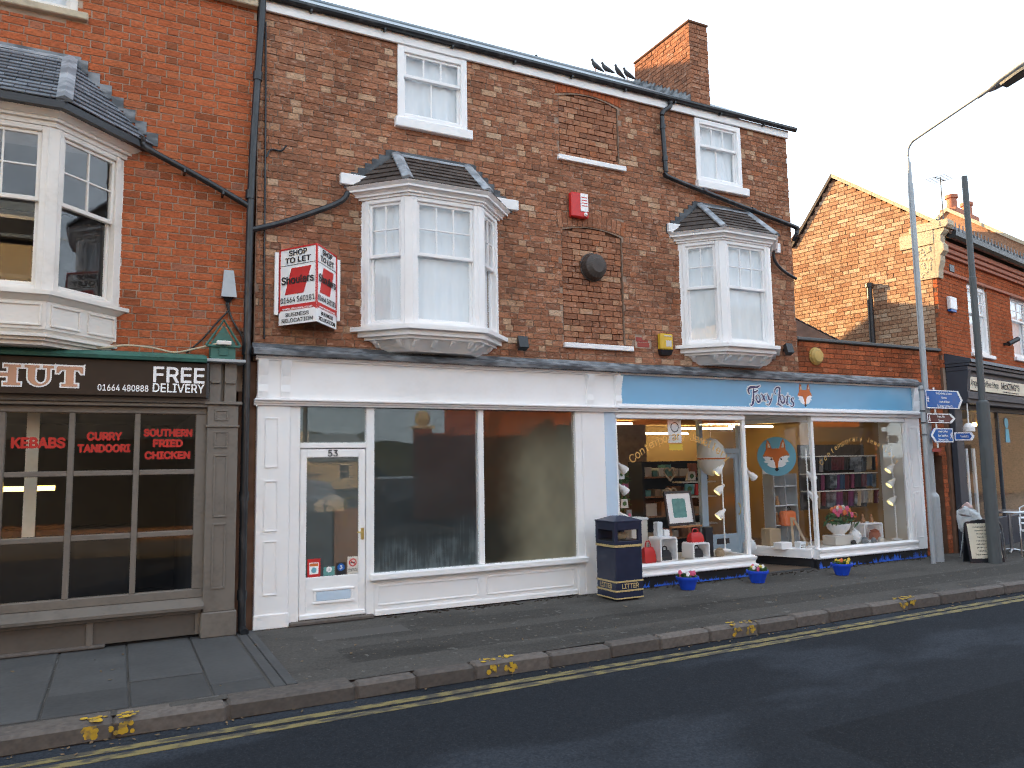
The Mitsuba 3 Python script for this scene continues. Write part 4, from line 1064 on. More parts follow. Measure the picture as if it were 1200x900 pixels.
brickwork(fw, 0, 6.5, 3.4, 5.6, unary_union([W1.buffer(.01), W2.buffer(.01)]), 0, 'm_brick_keb', big=0, course=.08, tone=lambda h, x, z: .15 + .5 * rng.random())
part(GH, 'string_course', cat(box(.2, 7, -.05, .02, 5.22, 5.28, .008), box(.2, 7, -.06, .02, 5.56, 5.63, .008), box(.2, 7, -.10, .02, 5.631, 5.72, .01), box(.2, 7, -.14, .02, 5.721, 5.82, .01)), 'm_terracotta')
part(GH, 'gutter', extx([(-.32, 5.98), (-.31, 5.89), (-.26, 5.85), (-.20, 5.85), (-.15, 5.89), (-.15, 5.98)], .22, 7), 'm_pipe')
rf = part(GH, 'roof', cat(extx([(-.24, 6.0), (1.9, 7.60), (1.9, 7.52), (-.24, 5.92)], .20, 5.95), extx([(1.9, 7.60), (3.9, 5.9), (3.9, 5.82), (1.9, 7.52)], .2, 5.95)), 'm_roof_brown')
XFk, XF = XF, None
tiles_on(rf, 'tiles', XFk(tm([[.25, -.24, 6.01]] * 3, [[0, 1, 2]])).vertices[0], (XC, XS, 0), (-XS * 2.14, XC * 2.14, 1.60), [(0, 0), (5.6, 0), (5.6, 2.65), (0, 2.65)], .22, .2, 'm_roof_brown', stuff=True)
XF = XFk
sg = [box(.28, 6, .02, .04, 6.24, 6.30, .002)] + [box(x - .012, x + .012, .0, .015, 6.18, 6.38, .002) for x in np.arange(.35, 6, .19)]
part(GH, 'snow_guard', cat(sg), 'm_lead', kind='stuff')
sash(GH, (1.42, .05), 0, 1.04, 3.80, 5.20, 4.62, 2, 2, 1, fw=.09, paint='m_white_clean')
sash(GH, (3.78, .05), 0, 1.17, 3.88, 5.28, 4.72, 2, 2, 1, fw=.09, paint='m_white_clean')
part(GH, 'window_sill', box(1.36, 2.52, -.06, .06, 3.72, 3.795, .008), 'm_white_clean'); part(GH, 'window_sill', box(3.72, 5.0, -.06, .06, 3.80, 3.875, .008), 'm_white_clean')
part(GH, 'air_vent', box(.62, .84, -.012, .02, 5.32, 5.46, .003), 'm_black')
part(GH, 'rear_wall', box(.2, 7, 3.8, 3.9, 0, 5.9), 'm_mortar_gab')
# the next house along, its gable rising above the roof
NH = thing('far_house', 'next house along, its sunlit gable and two chimney pots rising above the brown roof', 'house')
part(NH, 'gable_wall', extx([(0, 0), (3.9, 0), (3.9, 6.6), (1.95, 8.12), (0, 6.6)], 6.0, 6.2), 'm_brick_gab', uv=None)
part(NH, 'coping', cat(extx([(-.1, 6.52), (1.95, 8.12), (1.95, 8.22), (-.1, 6.62)], 5.95, 6.25), extx([(1.95, 8.12), (4.0, 6.52), (4.0, 6.62), (1.95, 8.22)], 5.95, 6.25)), 'm_cream_stone')
part(NH, 'roof', extx([(-.2, 6.4), (1.95, 8.05), (4.1, 6.4)], 6.21, 11), 'm_roof_brown')
for cx in (6.35, 7.35):
    part(NH, 'chimney_stack', box(cx - .28, cx + .28, 1.75, 2.15, 7.6, 8.22, .01), 'm_terracotta')
    part(NH, 'chimney_pot', lathe([(.0, 8.22), (.13, 8.22), (.12, 8.52), (.155, 8.53), (.155, 8.62), (.11, 8.63), (.10, 8.55), (0, 8.55)], (cx, 1.95, 0), 14), 'm_terracotta', 30)
# shopfront of the cafe
CS = thing('charcoal_shopfront', 'charcoal cafe shopfront with a cream name board, at the right edge', 'shopfront')
part(CS, 'cornice', cat(extx([(-.46, 3.46), (-.45, 3.52), (-.03, 3.66), (.0, 3.66), (.0, 3.46)], .06, 7), box(.07, 7, -.42, .0, 3.40, 3.459, .008), box(.085, 7, -.38, .0, 3.32, 3.399, .008)), 'm_charcoal')
part(CS, 'backing', box(.10, 7, -.30, .0, 2.72, 3.319), 'm_charcoal')
part(CS, 'console', extx([(-.301, 2.72), (-.33, 2.74), (-.34, 2.95), (-.36, 3.15), (-.39, 3.319), (-.301, 3.319)], .095, .22), 'm_charcoal')
nb = part(CS, 'name_board', box(.24, 6.5, -.34, -.301, 2.96, 3.215, .004), 'm_cream_sign', label='cream name board with dark lettering')
part(nb, 'lettering', cat(text("Angel's Coffee Shop", .115, .28, 3.05, -.344, False, width=1.36, shear=.22), text("McKING'S", .125, 1.80, 3.05, -.344, True, width=.98), text('traditional sausages', .026, 1.86, 2.985, -.344, False, width=.85)), 'm_black_text')
part(CS, 'frieze', cat(box(.10, 7, -.35, -.301, 2.80, 2.93, .006)), 'm_charcoal')
cp = part(CS, 'pilaster', cat(box(.10, .42, -.10, .0, .0, 2.719, .006), box(.085, .435, -.13, -.101, .0, .3, .006)), 'm_charcoal')
part(CS, 'window_frame', cat(box(.421, 7, -.09, -.02, 2.62, 2.719, .006), box(.421, 7, -.11, -.02, .0, .55, .006), *[box(x, x + .055, -.08, -.02, .551, 2.619, .005) for x in (.43, 2.25, 4.1)]), 'm_charcoal')
for xa, xb_ in ((.485, 2.25), (2.305, 4.1), (4.155, 7)): part(CS, 'pane', sheet((xa, -.05, .551), (xb_ - xa, 0, 0), (0, .004, 2.068)), 'm_glass')
RM(CS, 'room_', .45, 7, .0, 4.0, .02, 2.68, 'm_room_floor', 'm_room_floor', 'm_room_amber', 'm_room_dark')
for x in (.9, 1.25): part(CS, 'curtain', box(x, x + .10, .06, .10, .6, 1.9), 'm_curtain')
part(CS, 'window_sticker', cat(ext(Point(2.78, 2.42).buffer(.11, 12), -.056, .002), ext(Polygon([(2.66, 2.02), (2.92, 2.02), (2.88, 2.30), (2.70, 2.30)]), -.056, .002)), 'm_disc_blue')
XF = None
# ------------------------------------------------------------------ things fixed to the walls
dp = thing('downpipe', 'tall black downpipe between the orange brick and the brown brick buildings', 'pipe')
part(dp, 'pipe', tube(bez([(1.33, -.10, 7.25), (1.33, -.09, 7.0), (1.285, -.09, 6.0), (1.245, -.09, 4.75), (1.235, -.09, 2.5), (1.235, -.10, .12), (1.24, -.14, .05), (1.25, -.24, .03)], 6), .042, 12), 'm_pipe', 40)
for z in (6.2, 4.78, 3.0, 1.4, .35): part(dp, 'collar', tube([(1.235 + max(0, z - 4.7) * .04, -.09, z), (1.235 + max(0, z - 4.7) * .04, -.09, z + .10)], .053, 12), 'm_pipe', 40)
b1 = thing('branch_pipe', 'black pipe running from the cream bay gutter down to the tall downpipe', 'pipe')
part(b1, 'pipe', tube(bez([(.12, -.12, 5.30), (.13, -.10, 5.22), (.20, -.09, 5.17), (.70, -.09, 4.95), (1.22, -.09, 4.70)], 5), .034, 10), 'm_pipe', 40)
b2 = thing('branch_pipe', 'black pipe running from the larger white bay to the tall downpipe', 'pipe')
part(b2, 'pipe', tube(bez([(1.25, -.09, 4.42), (1.61, -.09, 4.56), (2.08, -.09, 4.79), (2.29, -.09, 4.92), (2.36, -.09, 5.03)], 5), .034, 10), 'm_pipe', 40)
for x, z in ((.55, 5.02), (.95, 4.83)): part(b1, 'bracket', box(x - .012, x + .012, -.13, -.0, z - .05, z + .0, .003), 'm_pipe')
d2 = thing('downpipe', 'black downpipe from the eaves bending right above the right bay window', 'pipe')
part(d2, 'pipe', tube(bez([(7.33, -.095, 7.23), (7.32, -.09, 7.13), (7.19, -.08, 7.02), (7.17, -.08, 6.9), (7.19, -.08, 6.4), (7.21, -.08, 6.08), (7.30, -.08, 6.0), (8.6, -.08, 5.78), (9.80, -.08, 5.585), (9.90, -.08, 5.54), (9.88, -.08, 5.44), (9.87, -.02, 5.36)], 6), .036, 10), 'm_pipe', 40)
for x, z in ((7.175, 6.75), (7.195, 6.25)): part(d2, 'collar', tube([(x, -.08, z), (x, -.08, z + .07)], .045, 10), 'm_pipe', 40)
for x in (7.9, 8.9): part(d2, 'collar', tube([(x, -.08, 5.90 - (x - 7.9) * .165), (x + .07, -.08, 5.89 - (x - 7.9) * .165)], .045, 10), 'm_pipe', 40)
b3 = thing('branch_pipe', 'short black hose curving from the right bay to the building edge', 'pipe')
part(b3, 'pipe', tube(bez([(9.34, -.10, 5.16), (9.35, -.07, 5.0), (9.45, -.06, 4.88), (9.62, -.06, 4.78), (9.84, -.06, 4.70)], 5), .024, 8), 'm_pipe', 40)
solo('wall_cable', tube(bez([(1.385, -.02, 6.98), (1.40, -.02, 6.0), (1.41, -.02, 4.8), (1.42, -.02, 3.6), (1.43, -.02, 3.2)], 4), .012, 6), 'm_pipe', 'thin dark cable running down the left edge of the brown brick wall', 'cable', smooth=True)
cam_ = thing('cable_outlet', 'small round wall outlet with a black cable, top left of the brown brick wall', 'outlet')
part(cam_, 'rose', lathe([(0, -.03), (.04, -.028), (.055, .0)], (0, 0, 0), 12).apply_transform(trimesh.transformations.rotation_matrix(math.pi / 2, [1, 0, 0])).apply_translation([1.64, -.002, 5.50]), 'm_cream_stone')
part(cam_, 'cable', tube(bez([(1.64, -.04, 5.50), (1.58, -.03, 5.43), (1.47, -.02, 5.43), (1.42, -.02, 5.33)], 4), .011, 6), 'm_black')
gb = thing('junction_box', 'grey tapered cable junction box on the orange brick wall', 'box')
part(gb, 'cover', hull([(.985, 0, 3.95), (1.085, 0, 3.95), (.985, -.06, 3.945), (1.085, -.06, 3.945), (.958, 0, 3.64), (1.12, 0, 3.64), (.958, -.085, 3.64), (1.12, -.085, 3.64)]), 'm_lamp_grey')
part(gb, 'gland', hull([(.98, -.01, 3.639), (1.09, -.01, 3.639), (.98, -.06, 3.639), (1.09, -.06, 3.639), (1.02, -.02, 3.58), (1.05, -.02, 3.58)]), 'm_black')
for pts, r in (([(1.01, -.04, 3.58), (1.04, -.03, 3.5), (1.09, -.03, 3.38), (1.19, -.04, 3.2), (1.20, -.05, 3.0)], .010), ([(1.03, -.04, 3.58), (1.06, -.03, 3.46), (1.13, -.03, 3.3), (1.21, -.03, 3.25)], .009), ([(1.035, -.04, 3.58), (1.04, -.03, 3.50), (.93, -.03, 3.36), (.78, -.03, 3.16), (.62, -.02, 3.0)], .010)):
    part(gb, 'cable', tube(bez(pts, 5), r, 6), 'm_pipe', True)
wc = thing('slack_cable', 'slack pale cable looping over the green ledge to a small white connector box', 'cable')
part(wc, 'cable', tube(bez([(-1.6, -.30, 2.95), (-1.05, -.22, 2.95), (-.48, -.14, 2.97), (-.16, -.12, 3.0), (.05, -.12, 3.035), (.30, -.12, 3.02), (.50, -.12, 2.985), (.70, -.16, 3.03), (.92, -.25, 3.085)], 5), .011, 6), 'm_cream_stone', True)
part(wc, 'connector', box(.90, 1.05, -.285, -.245, 3.07, 3.115, .008), 'm_white_old')
ab = thing('estate_agent_board', 'white and red V shaped shop to let board on the brown brick wall', 'sign')
L0, RG, R0 = np.array([1.585, -.05]), np.array([1.905, -.50]), np.array([2.235, -.05])
def on_panel(a, b, m):
    """Places artwork drawn on a facade plane (x from 0, front towards -y) onto the vertical panel from a to b."""
    e = (b - a) / np.linalg.norm(b - a)
    return move(m, (a[0], a[1], 0), math.degrees(math.atan2(e[1], e[0])))
for a, b, lb in ((L0, RG, 'left panel of the board'), (RG, R0, 'right panel of the board')):
    W = float(np.linalg.norm(b - a))
    k = part(ab, 'panel', on_panel(a, b, cat(box(0, W, .0, .012, 3.50, 4.235), box(-.0, W, -.006, .012, 3.355, 3.499))), 'm_text_white', label=lb)
    fr = cat(box(0, W, -.008, -.0015, 4.222, 4.238), box(0, .012, -.008, -.0015, 3.50, 4.2215), box(W - .012, W, -.008, -.0015, 3.50, 4.2215))
    part(k, 'red_border', on_panel(a, b, fr), 'm_red')
    par_ = ext([(.085, 3.70), (.36, 3.70), (.47, 4.0), (.18, 4.0)], -.005, .004)
    bar = box(.013, W - .013, -.006, -.001, 3.52, 3.578)
    part(k, 'red_block', on_panel(a, b, cat(par_, bar)), 'm_red')
    part(k, 'web_line', on_panel(a, b, text('www.shoulers.co.uk', .022, W / 2, 3.524, -.009, True, width=W * .8, anchor='c', t=.002)), 'm_text_white')
    t = cat(text('SHOP', .060, W / 2, 4.145, -.009, True, width=.27, anchor='c', t=.003), text('TO LET', .060, W / 2, 4.062, -.009, True, width=.38, anchor='c', t=.003), box(.013, W - .013, -.0035, -.001, 4.035, 4.041),
            text('01664 560181', .062, W / 2, 3.605, -.009, False, width=.50, anchor='c', t=.003), text('BUSINESS', .042, W / 2, 3.443, -.0095, True, width=.34, anchor='c', t=.003), text('RELOCATION', .042, W / 2, 3.378, -.0095, True, width=.46, anchor='c', t=.003),
            text('Shoulers', .085, W / 2, 3.82, -.012, True, width=.48, anchor='c', t=.003))
    part(k, 'lettering', on_panel(a, b, t), 'm_black_text')
part(ab, 'top_edge', extz([(1.585, -.04), (1.905, -.49), (2.235, -.04)], 4.20, 4.215), 'm_red')
part(ab, 'fixing_strip', box(1.53, 1.575, -.05, -.005, 3.48, 4.21, .004), 'm_white_clean'); part(ab, 'fixing_strip', box(2.245, 2.285, -.05, -.005, 3.46, 4.20, .004), 'm_white_clean')
al = thing('alarm_box', 'red and white bell box on the wall above the bricked-up window', 'alarm box')
part(al, 'cover', box(5.515, 5.80, -.09, -.004, 5.17, 5.525, .014), 'm_red')
part(al, 'front_plate', cat(box(5.66, 5.785, -.10, -.0905, 5.255, 5.515, .003)), 'm_white_clean')
part(al, 'lens', ball((5.74, -.095, 5.215), .03, 1), 'm_white_clean')
part(al, 'lettering', cat(*[box(5.675, 5.77, -.1025, -.1005, z, z + .012) for z in (5.33, 5.37, 5.41, 5.45)]), 'm_red')
vt = thing('round_vent', 'round brown cowl vent in the lower bricked-up window', 'vent')
part(vt, 'cowl', lathe([(0, .17), (.10, .165), (.17, .12), (.19, .05), (.19, 0)], (0, 0, 0), 20).apply_transform(trimesh.transformations.rotation_matrix(math.pi / 2, [1, 0, 0])).apply_translation([5.90, .026, 4.50]), 'm_tile', 30, uv=None)
part(vt, 'rim', tube([(5.90 + .195 * math.cos(a), .015, 4.50 + .195 * math.sin(a)) for a in np.linspace(0, 2 * math.pi, 25)], .014, 6), 'm_tile')
yb = thing('alarm_box', 'yellow and black alarm box beside the right bay window', 'alarm box')
part(yb, 'cover', box(6.985, 7.215, -.085, -.004, 3.375, 3.61, .014), 'm_yellow_box')
part(yb, 'base', hull([(6.985, -.004, 3.374), (7.215, -.004, 3.374), (6.985, -.08, 3.374), (7.215, -.08, 3.374), (7.01, -.004, 3.29), (7.19, -.004, 3.29), (7.01, -.06, 3.30), (7.19, -.06, 3.30)]), 'm_black')
part(yb, 'label_plate', cat(box(7.08, 7.18, -.089, -.0852, 3.42, 3.51), box(7.05, 7.19, -.089, -.0852, 3.57, 3.585)), 'm_room_white')
for x, z, lb in ((4.69, 3.32, 'small black floodlight on the wall right of the larger bay'), (9.53, 3.50, 'small black floodlight on the wall right of the right bay')):
    f = thing('floodlight', lb, 'floodlight')
    part(f, 'head', hull([(x - .07, -.16, z - .05), (x + .07, -.16, z - .05), (x - .07, -.12, z + .10), (x + .07, -.12, z + .10), (x - .06, -.09, z - .09), (x + .06, -.09, z - .09), (x - .06, -.05, z + .07), (x + .06, -.05, z + .07)]), 'm_black')
    part(f, 'bracket', box(x - .02, x + .02, -.09, -.004, z - .02, z + .03, .004), 'm_black')
solo('white_wall_box', box(9.45, 9.53, -.06, -.004, 5.10, 5.26, .008), 'm_white_clean', 'small white box on the brown wall right of the right bay cornice', 'box')
yv = thing('wall_lamp', 'round dull yellow bulkhead on the parapet wall', 'wall lamp')
part(yv, 'body', lathe([(0, .09), (.10, .085), (.135, .05), (.14, 0)], (0, 0, 0), 20).apply_transform(trimesh.transformations.rotation_matrix(math.pi / 2, [1, 0, 0])).apply_translation([10.30, .045, 3.45]), 'm_yellow_dull', 30)
part(yv, 'rim', tube([(10.30 + .14 * math.cos(a), .035, 3.45 + .14 * math.sin(a)) for a in np.linspace(0, 2 * math.pi, 25)], .012, 6), 'm_yellow_dull')
XF = XFk
bp = thing('gable_pipe', 'black soil pipe standing against the sunlit gable wall', 'pipe')
part(bp, 'pipe', tube([(-.08, 1.24, 3.7), (-.08, 1.24, 5.14)], .055, 12), 'm_black', 40)
part(bp, 'cap', tube([(-.08, 1.24, 5.14), (-.08, 1.24, 5.22)], .08, 12), 'm_black', 40)
wa = thing('alarm_box', 'white alarm box with a blue base on the gabled house front', 'alarm box')
part(wa, 'cover', box(.36, .66, -.08, -.004, 4.54, 4.785, .012), 'm_white_clean'); part(wa, 'base', box(.38, .64, -.07, -.004, 4.495, 4.539, .006), 'm_sign_blue')
fl = thing('floodlight', 'small black spotlight between the two upper windows of the gabled house', 'floodlight')
part(fl, 'head', tube([(3.15, -.10, 4.10), (3.42, -.20, 4.22)], .05, 10), 'm_black', 40); part(fl, 'bracket', box(3.15, 3.2, -.11, -.004, 4.08, 4.13), 'm_black')
tv = thing('tv_aerial', 'thin rooftop television aerial against the sky', 'aerial')
part(tv, 'mast', tube([(5.6, 1.9, 7.6), (5.6, 1.9, 8.95)], .014, 6), 'm_pole_dark'); part(tv, 'boom', tube([(5.2, 1.9, 8.85), (5.9, 1.9, 8.90)], .012, 6), 'm_pole_dark')
for i in range(5): part(tv, 'element', tube([(5.25 + i * .14, 1.65, 8.855 + i * .009), (5.25 + i * .14, 2.15, 8.855 + i * .009)], .008, 5), 'm_pole_dark')
wl = thing('cafe_wall_lamp', 'white hanging cup shaped lamp in front of the cafe pilaster', 'lamp')
part(wl, 'shade', lathe([(0, 2.36), (.05, 2.35), (.10, 2.28), (.095, 2.2), (0, 2.2)], (.20, -.28, 0), 16), 'm_text_white', 35); part(wl, 'cord', tube([(.20, -.28, 2.35), (.20, -.28, 2.74)], .012, 6), 'm_text_white')
bl = thing('cafe_lantern', 'brass lantern with a warm glowing bulb inside the cafe', 'lamp')
part(bl, 'frame', cat(box(1.62, 1.98, .18, .24, 2.60, 2.64), box(1.62, 1.65, .18, .24, 2.40, 2.60), box(1.95, 1.98, .18, .24, 2.40, 2.60)), 'm_brass'); part(bl, 'bulb', ball((1.80, .20, 2.38), .05, 2), 'm_text_white', True, emitter=glow(1.6, (1, .6, .15)))
XF = None
# pigeons along the ridge
def pigeon(x, y, z, face, label, s=.72, up=.5):
    k = thing('pigeon', label, 'bird', 'pigeons on the ridge')
    c, sn = math.cos(face), math.sin(face)
    def P(a, b, h): return (x + s * (a * c - b * sn), y + s * (a * sn + b * c), z + s * h)
    seg = [((-.20, 0, .03), .016), ((-.10, 0, .09), .042), ((.0, 0, .15), .062), ((.05, 0, .205), .050), ((.075, 0, .26), .030), ((.09, 0, .30), .032)]
    ms = []
    for (a, ra), (b, rb) in zip(seg[:-1], seg[1:]):
        ms.append(hull(np.vstack([ball(P(*a), ra * s, 1).vertices, ball(P(*b), rb * s, 1).vertices])))
    part(k, 'body', cat(ms), 'm_feather', 60)
    part(k, 'beak', hull([P(.115, .008, .30), P(.115, -.008, .30), P(.115, 0, .31), P(.148, 0, .291)]), 'm_black')
    for sd in (-.025, .025): part(k, 'leg', tube([P(.01, sd, .10), P(.015, sd, -.01)], .006 * s, 5), 'm_terracotta')
for x, f, lb in ((7.34, 2.9, 'pigeon on the ridge, farthest left of the four near the chimney'), (7.56, 2.6, 'second pigeon from the left of the four near the chimney'), (7.83, 3.2, 'third pigeon from the left of the four near the chimney'), (8.03, 2.8, 'pigeon on the ridge right beside the chimney')):
    pigeon(x, 1.9, 8.655, f, lb)
pigeon(6.24, 1.98, 8.53, 2.2, 'lone pigeon on the ridge far left of the chimney')

# ------------------------------------------------------------------ street furniture
lb_ = thing('litter_bin', 'navy blue square litter bin with gold bands and LITTER lettering', 'litter bin')
X0, X1, Y0, Y1 = 5.625, 6.045, -.735, -.30
part(lb_, 'body', box(X0, X1, Y0, Y1, .03, .668, .012), 'm_navy_bin')
part(lb_, 'foot', box(X0 + .05, X1 - .05, Y0 + .05, Y1 - .05, .0, .03), 'm_black')
hd = cat(box(X0 - .004, X0 + .05, Y0 - .004, Y0 + .05, .70, .985, .006), box(X1 - .05, X1 + .004, Y0 - .004, Y0 + .05, .70, .985, .006), box(X0 - .004, X0 + .05, Y1 - .05, Y1 + .004, .70, .985, .006), box(X1 - .05, X1 + .004, Y1 - .05, Y1 + .004, .70, .985, .006),
         box(X0 + .05, X1 - .05, Y0 - .003, Y0 + .02, .70, .745, .004), box(X0 + .05, X1 - .05, Y0 - .003, Y0 + .02, .885, .985, .004), box(X0 - .003, X0 + .02, Y0 + .05, Y1 - .05, .70, .745, .004), box(X0 - .003, X0 + .02, Y0 + .05, Y1 - .05, .885, .985, .004), box(X1 - .02, X1 + .003, Y0 + .05, Y1 - .05, .70, .745, .004), box(X1 - .02, X1 + .003, Y0 + .05, Y1 - .05, .885, .985, .004), box(X0 + .05, X1 - .05, Y1 - .02, Y1 + .003, .70, .985, .004))
part(lb_, 'hood', hd, 'm_navy_bin')
part(lb_, 'liner', box(X0 + .03, X1 - .03, Y0 + .03, Y1 - .03, .669, .76), 'm_black')
part(lb_, 'roof', hull([(X0 - .006, Y0 - .006, .985), (X1 + .006, Y0 - .006, .985), (X0 - .006, Y1 + .006, .985), (X1 + .006, Y1 + .006, .985), (X0 - .006, Y0 - .006, 1.0), (X1 + .006, Y0 - .006, 1.0), (X0 - .006, Y1 + .006, 1.0), (X1 + .006, Y1 + .006, 1.0), (X0 + .15, Y0 + .15, 1.055), (X1 - .15, Y0 + .15, 1.055), (X0 + .15, Y1 - .15, 1.055), (X1 - .15, Y1 - .15, 1.055)]), 'm_navy_bin')
for z, h in ((.670, .03), (.232, .022), (.118, .022), (.03, .016)): part(lb_, 'gold_band', cat(box(X0 - .004, X1 + .004, Y0 - .004, Y1 + .004, z, z + h, .002)), 'm_gold')
part(lb_, 'lettering', cat(text('LITTER', .058, (X0 + X1) / 2 + .01, .158, Y0 - .0025, True, width=.26, anchor='c'), move(text('LITTER', .058, .0, .158, -.0025, True, width=.26, anchor='c'), (X0, (Y0 + Y1) / 2, 0), -90)), 'm_gold')
part(lb_, 'litter', ball((5.86, -.55, .80), .07, 1, (1.2, 1, .7)), 'm_card')
PCOL = {0: ['m_flower_pink', 'm_flower_pink', 'm_text_white'], 1: ['m_flower_yellow', 'm_text_white', 'm_flower_pink'], 2: ['m_flower_yellow', 'm_flower_yellow', 'm_flower_orange']}
for i, (x, y, lb) in enumerate(((7.0, -.45, 'blue flower pot with pink pansies, nearest the litter bin'), (8.21, -.53, 'blue flower pot with yellow and white pansies by the shop door'), (9.78, -.67, 'blue flower pot with yellow pansies by the right display window'))):
    k = thing('flower_pot', lb, 'flower pot', 'blue pots along the blue shop')
    part(k, 'pot', lathe([(.0, .004), (.09, .004), (.098, .02), (.128, .11), (.135, .135), (.155, .138), (.16, .16), (.157, .178), (.140, .178), (.135, .15), (0, .15)], (x, y, 0), 24), 'm_blue_pot', 35)
    part(k, 'soil', lathe([(0, .155), (.137, .152)], (x, y, 0), 16), 'm_soil')
    lv = []
    for _ in range(70):
        a, r = rng.uniform(0, 6.28), .13 * math.sqrt(rng.random()); h = .16 + rng.uniform(0, .05)
        c = np.array([x + r * math.cos(a), y + r * math.sin(a), h]); d = rng.normal(0, .022, 3); e = rng.normal(0, .014, 3)
        lv.append(tm([c - d, c + e, c + d, c - e], [[0, 1, 2], [0, 2, 3]]))
    part(k, 'leaves', cat(lv), 'm_leaf')
    for j in range(8):
        a, r = j * .8 + rng.uniform(-.2, .2), .11 * math.sqrt(rng.uniform(.15, 1))
        c = np.array([x + r * math.cos(a), y + r * math.sin(a), .205 + rng.uniform(-.01, .025)])
        pe = [ball(c + np.array([.018 * math.cos(b), -.008, .018 * math.sin(b)]), .017, 1, (1, .4, 1)) for b in np.arange(5) * 1.257]
        part(k, 'flower', cat(pe), PCOL[i][j % 3])
# lamp post
lp = thing('street_lamp', 'tall grey street lamp with a long arm, at the pavement by the parapet wall', 'street lamp')
LX, LY = 12.33, -.48
part(lp, 'base', lathe([(0, 0), (.10, 0), (.098, 1.06), (.085, 1.11), (.052, 1.15), (0, 1.15)], (LX, LY, 0), 20), 'm_lamp_grey', 35)
part(lp, 'column', lathe([(.052, 1.14), (.050, 4.0), (.047, 6.55), (.036, 6.58), (.034, 6.95), (.0, 6.95)], (LX, LY, 0), 16), 'm_lamp_grey', 35)
part(lp, 'door', box(LX - .105, LX - .09, LY - .045, LY + .045, .45, .95, .003), 'm_lamp_grey')
part(lp, 'arm', tube(bez([(LX, LY, 6.9), (LX, LY, 7.15), (LX, LY - .07, 7.28), (LX, LY - .25, 7.345), (LX, LY - 1.40, 7.62)], 6), .021, 10), 'm_lamp_grey', True)
part(lp, 'collar', tube([(LX, LY - 1.28, 7.592), (LX, LY - 1.47, 7.637)], .034, 10), 'm_lamp_grey')
hp = []
ax = np.array([0, -.973, .232]); nx_ = np.array([0, .232, .973])
for t, w, h in ((0, .05, .05), (.08, .085, .085), (.25, .13, .11), (.55, .15, .12), (.80, .13, .10), (.90, .08, .06)):
    c = np.array([LX, LY - 1.46, 7.62]) + ax * t
    for a in np.linspace(0, 2 * math.pi, 14, endpoint=False): hp.append(c + np.array([w, 0, 0]) * math.cos(a) + nx_ * h * math.sin(a) * (1 if math.sin(a) > 0 else .55))
part(lp, 'lantern', hull(hp), 'm_lamp_grey', 40)
c = np.array([LX, LY - 1.46, 7.62])
part(lp, 'lens', hull([c + ax * t + np.array([s * w, 0, 0]) - nx_ * h for t, w in ((.22, .09), (.78, .09), (.5, .115)) for s in (-1, 1) for h in (.05, .095)]), 'm_pole_dark', 40)
dk = thing('dark_pole', 'dark stepped steel pole in front of the cafe', 'pole')
part(dk, 'lower_section', lathe([(0, 0), (.10, 0), (.098, 2.62), (.085, 2.66), (.055, 2.68), (0, 2.68)], (12.86, -1.12, 0), 20), 'm_pole_dark', 35)
part(dk, 'upper_section', lathe([(.055, 2.67), (.055, 4.7), (.059, 4.71), (.059, 4.78), (.05, 4.79), (.047, 6.56), (0, 6.56)], (12.86, -1.12, 0), 16), 'm_pole_dark', 35)
part(dk, 'hatch', box(12.75, 12.765, -1.17, -1.08, 1.4, 1.9, .003), 'm_pole_dark')
SX, SY = 12.08, -.60
sp = thing('sign_post', 'thin grey post carrying the direction signs beside the blue shop', 'post')
part(sp, 'post', lathe([(0, 0), (.038, 0), (.036, 2.93), (.03, 2.95), (0, 2.95)], (SX - .04, SY, 0), 14), 'm_lamp_grey', 35)
part(sp, 'rail', box(12.345, 12.385, SY - .012, SY + .0, 1.90, 2.93, .003), 'm_white_old')
for z in (2.88, 2.52, 2.32, 2.12): part(sp, 'clip', tube([(SX - .04, SY, z - .014), (SX - .04, SY, z + .014)], .046, 10), 'm_lead')
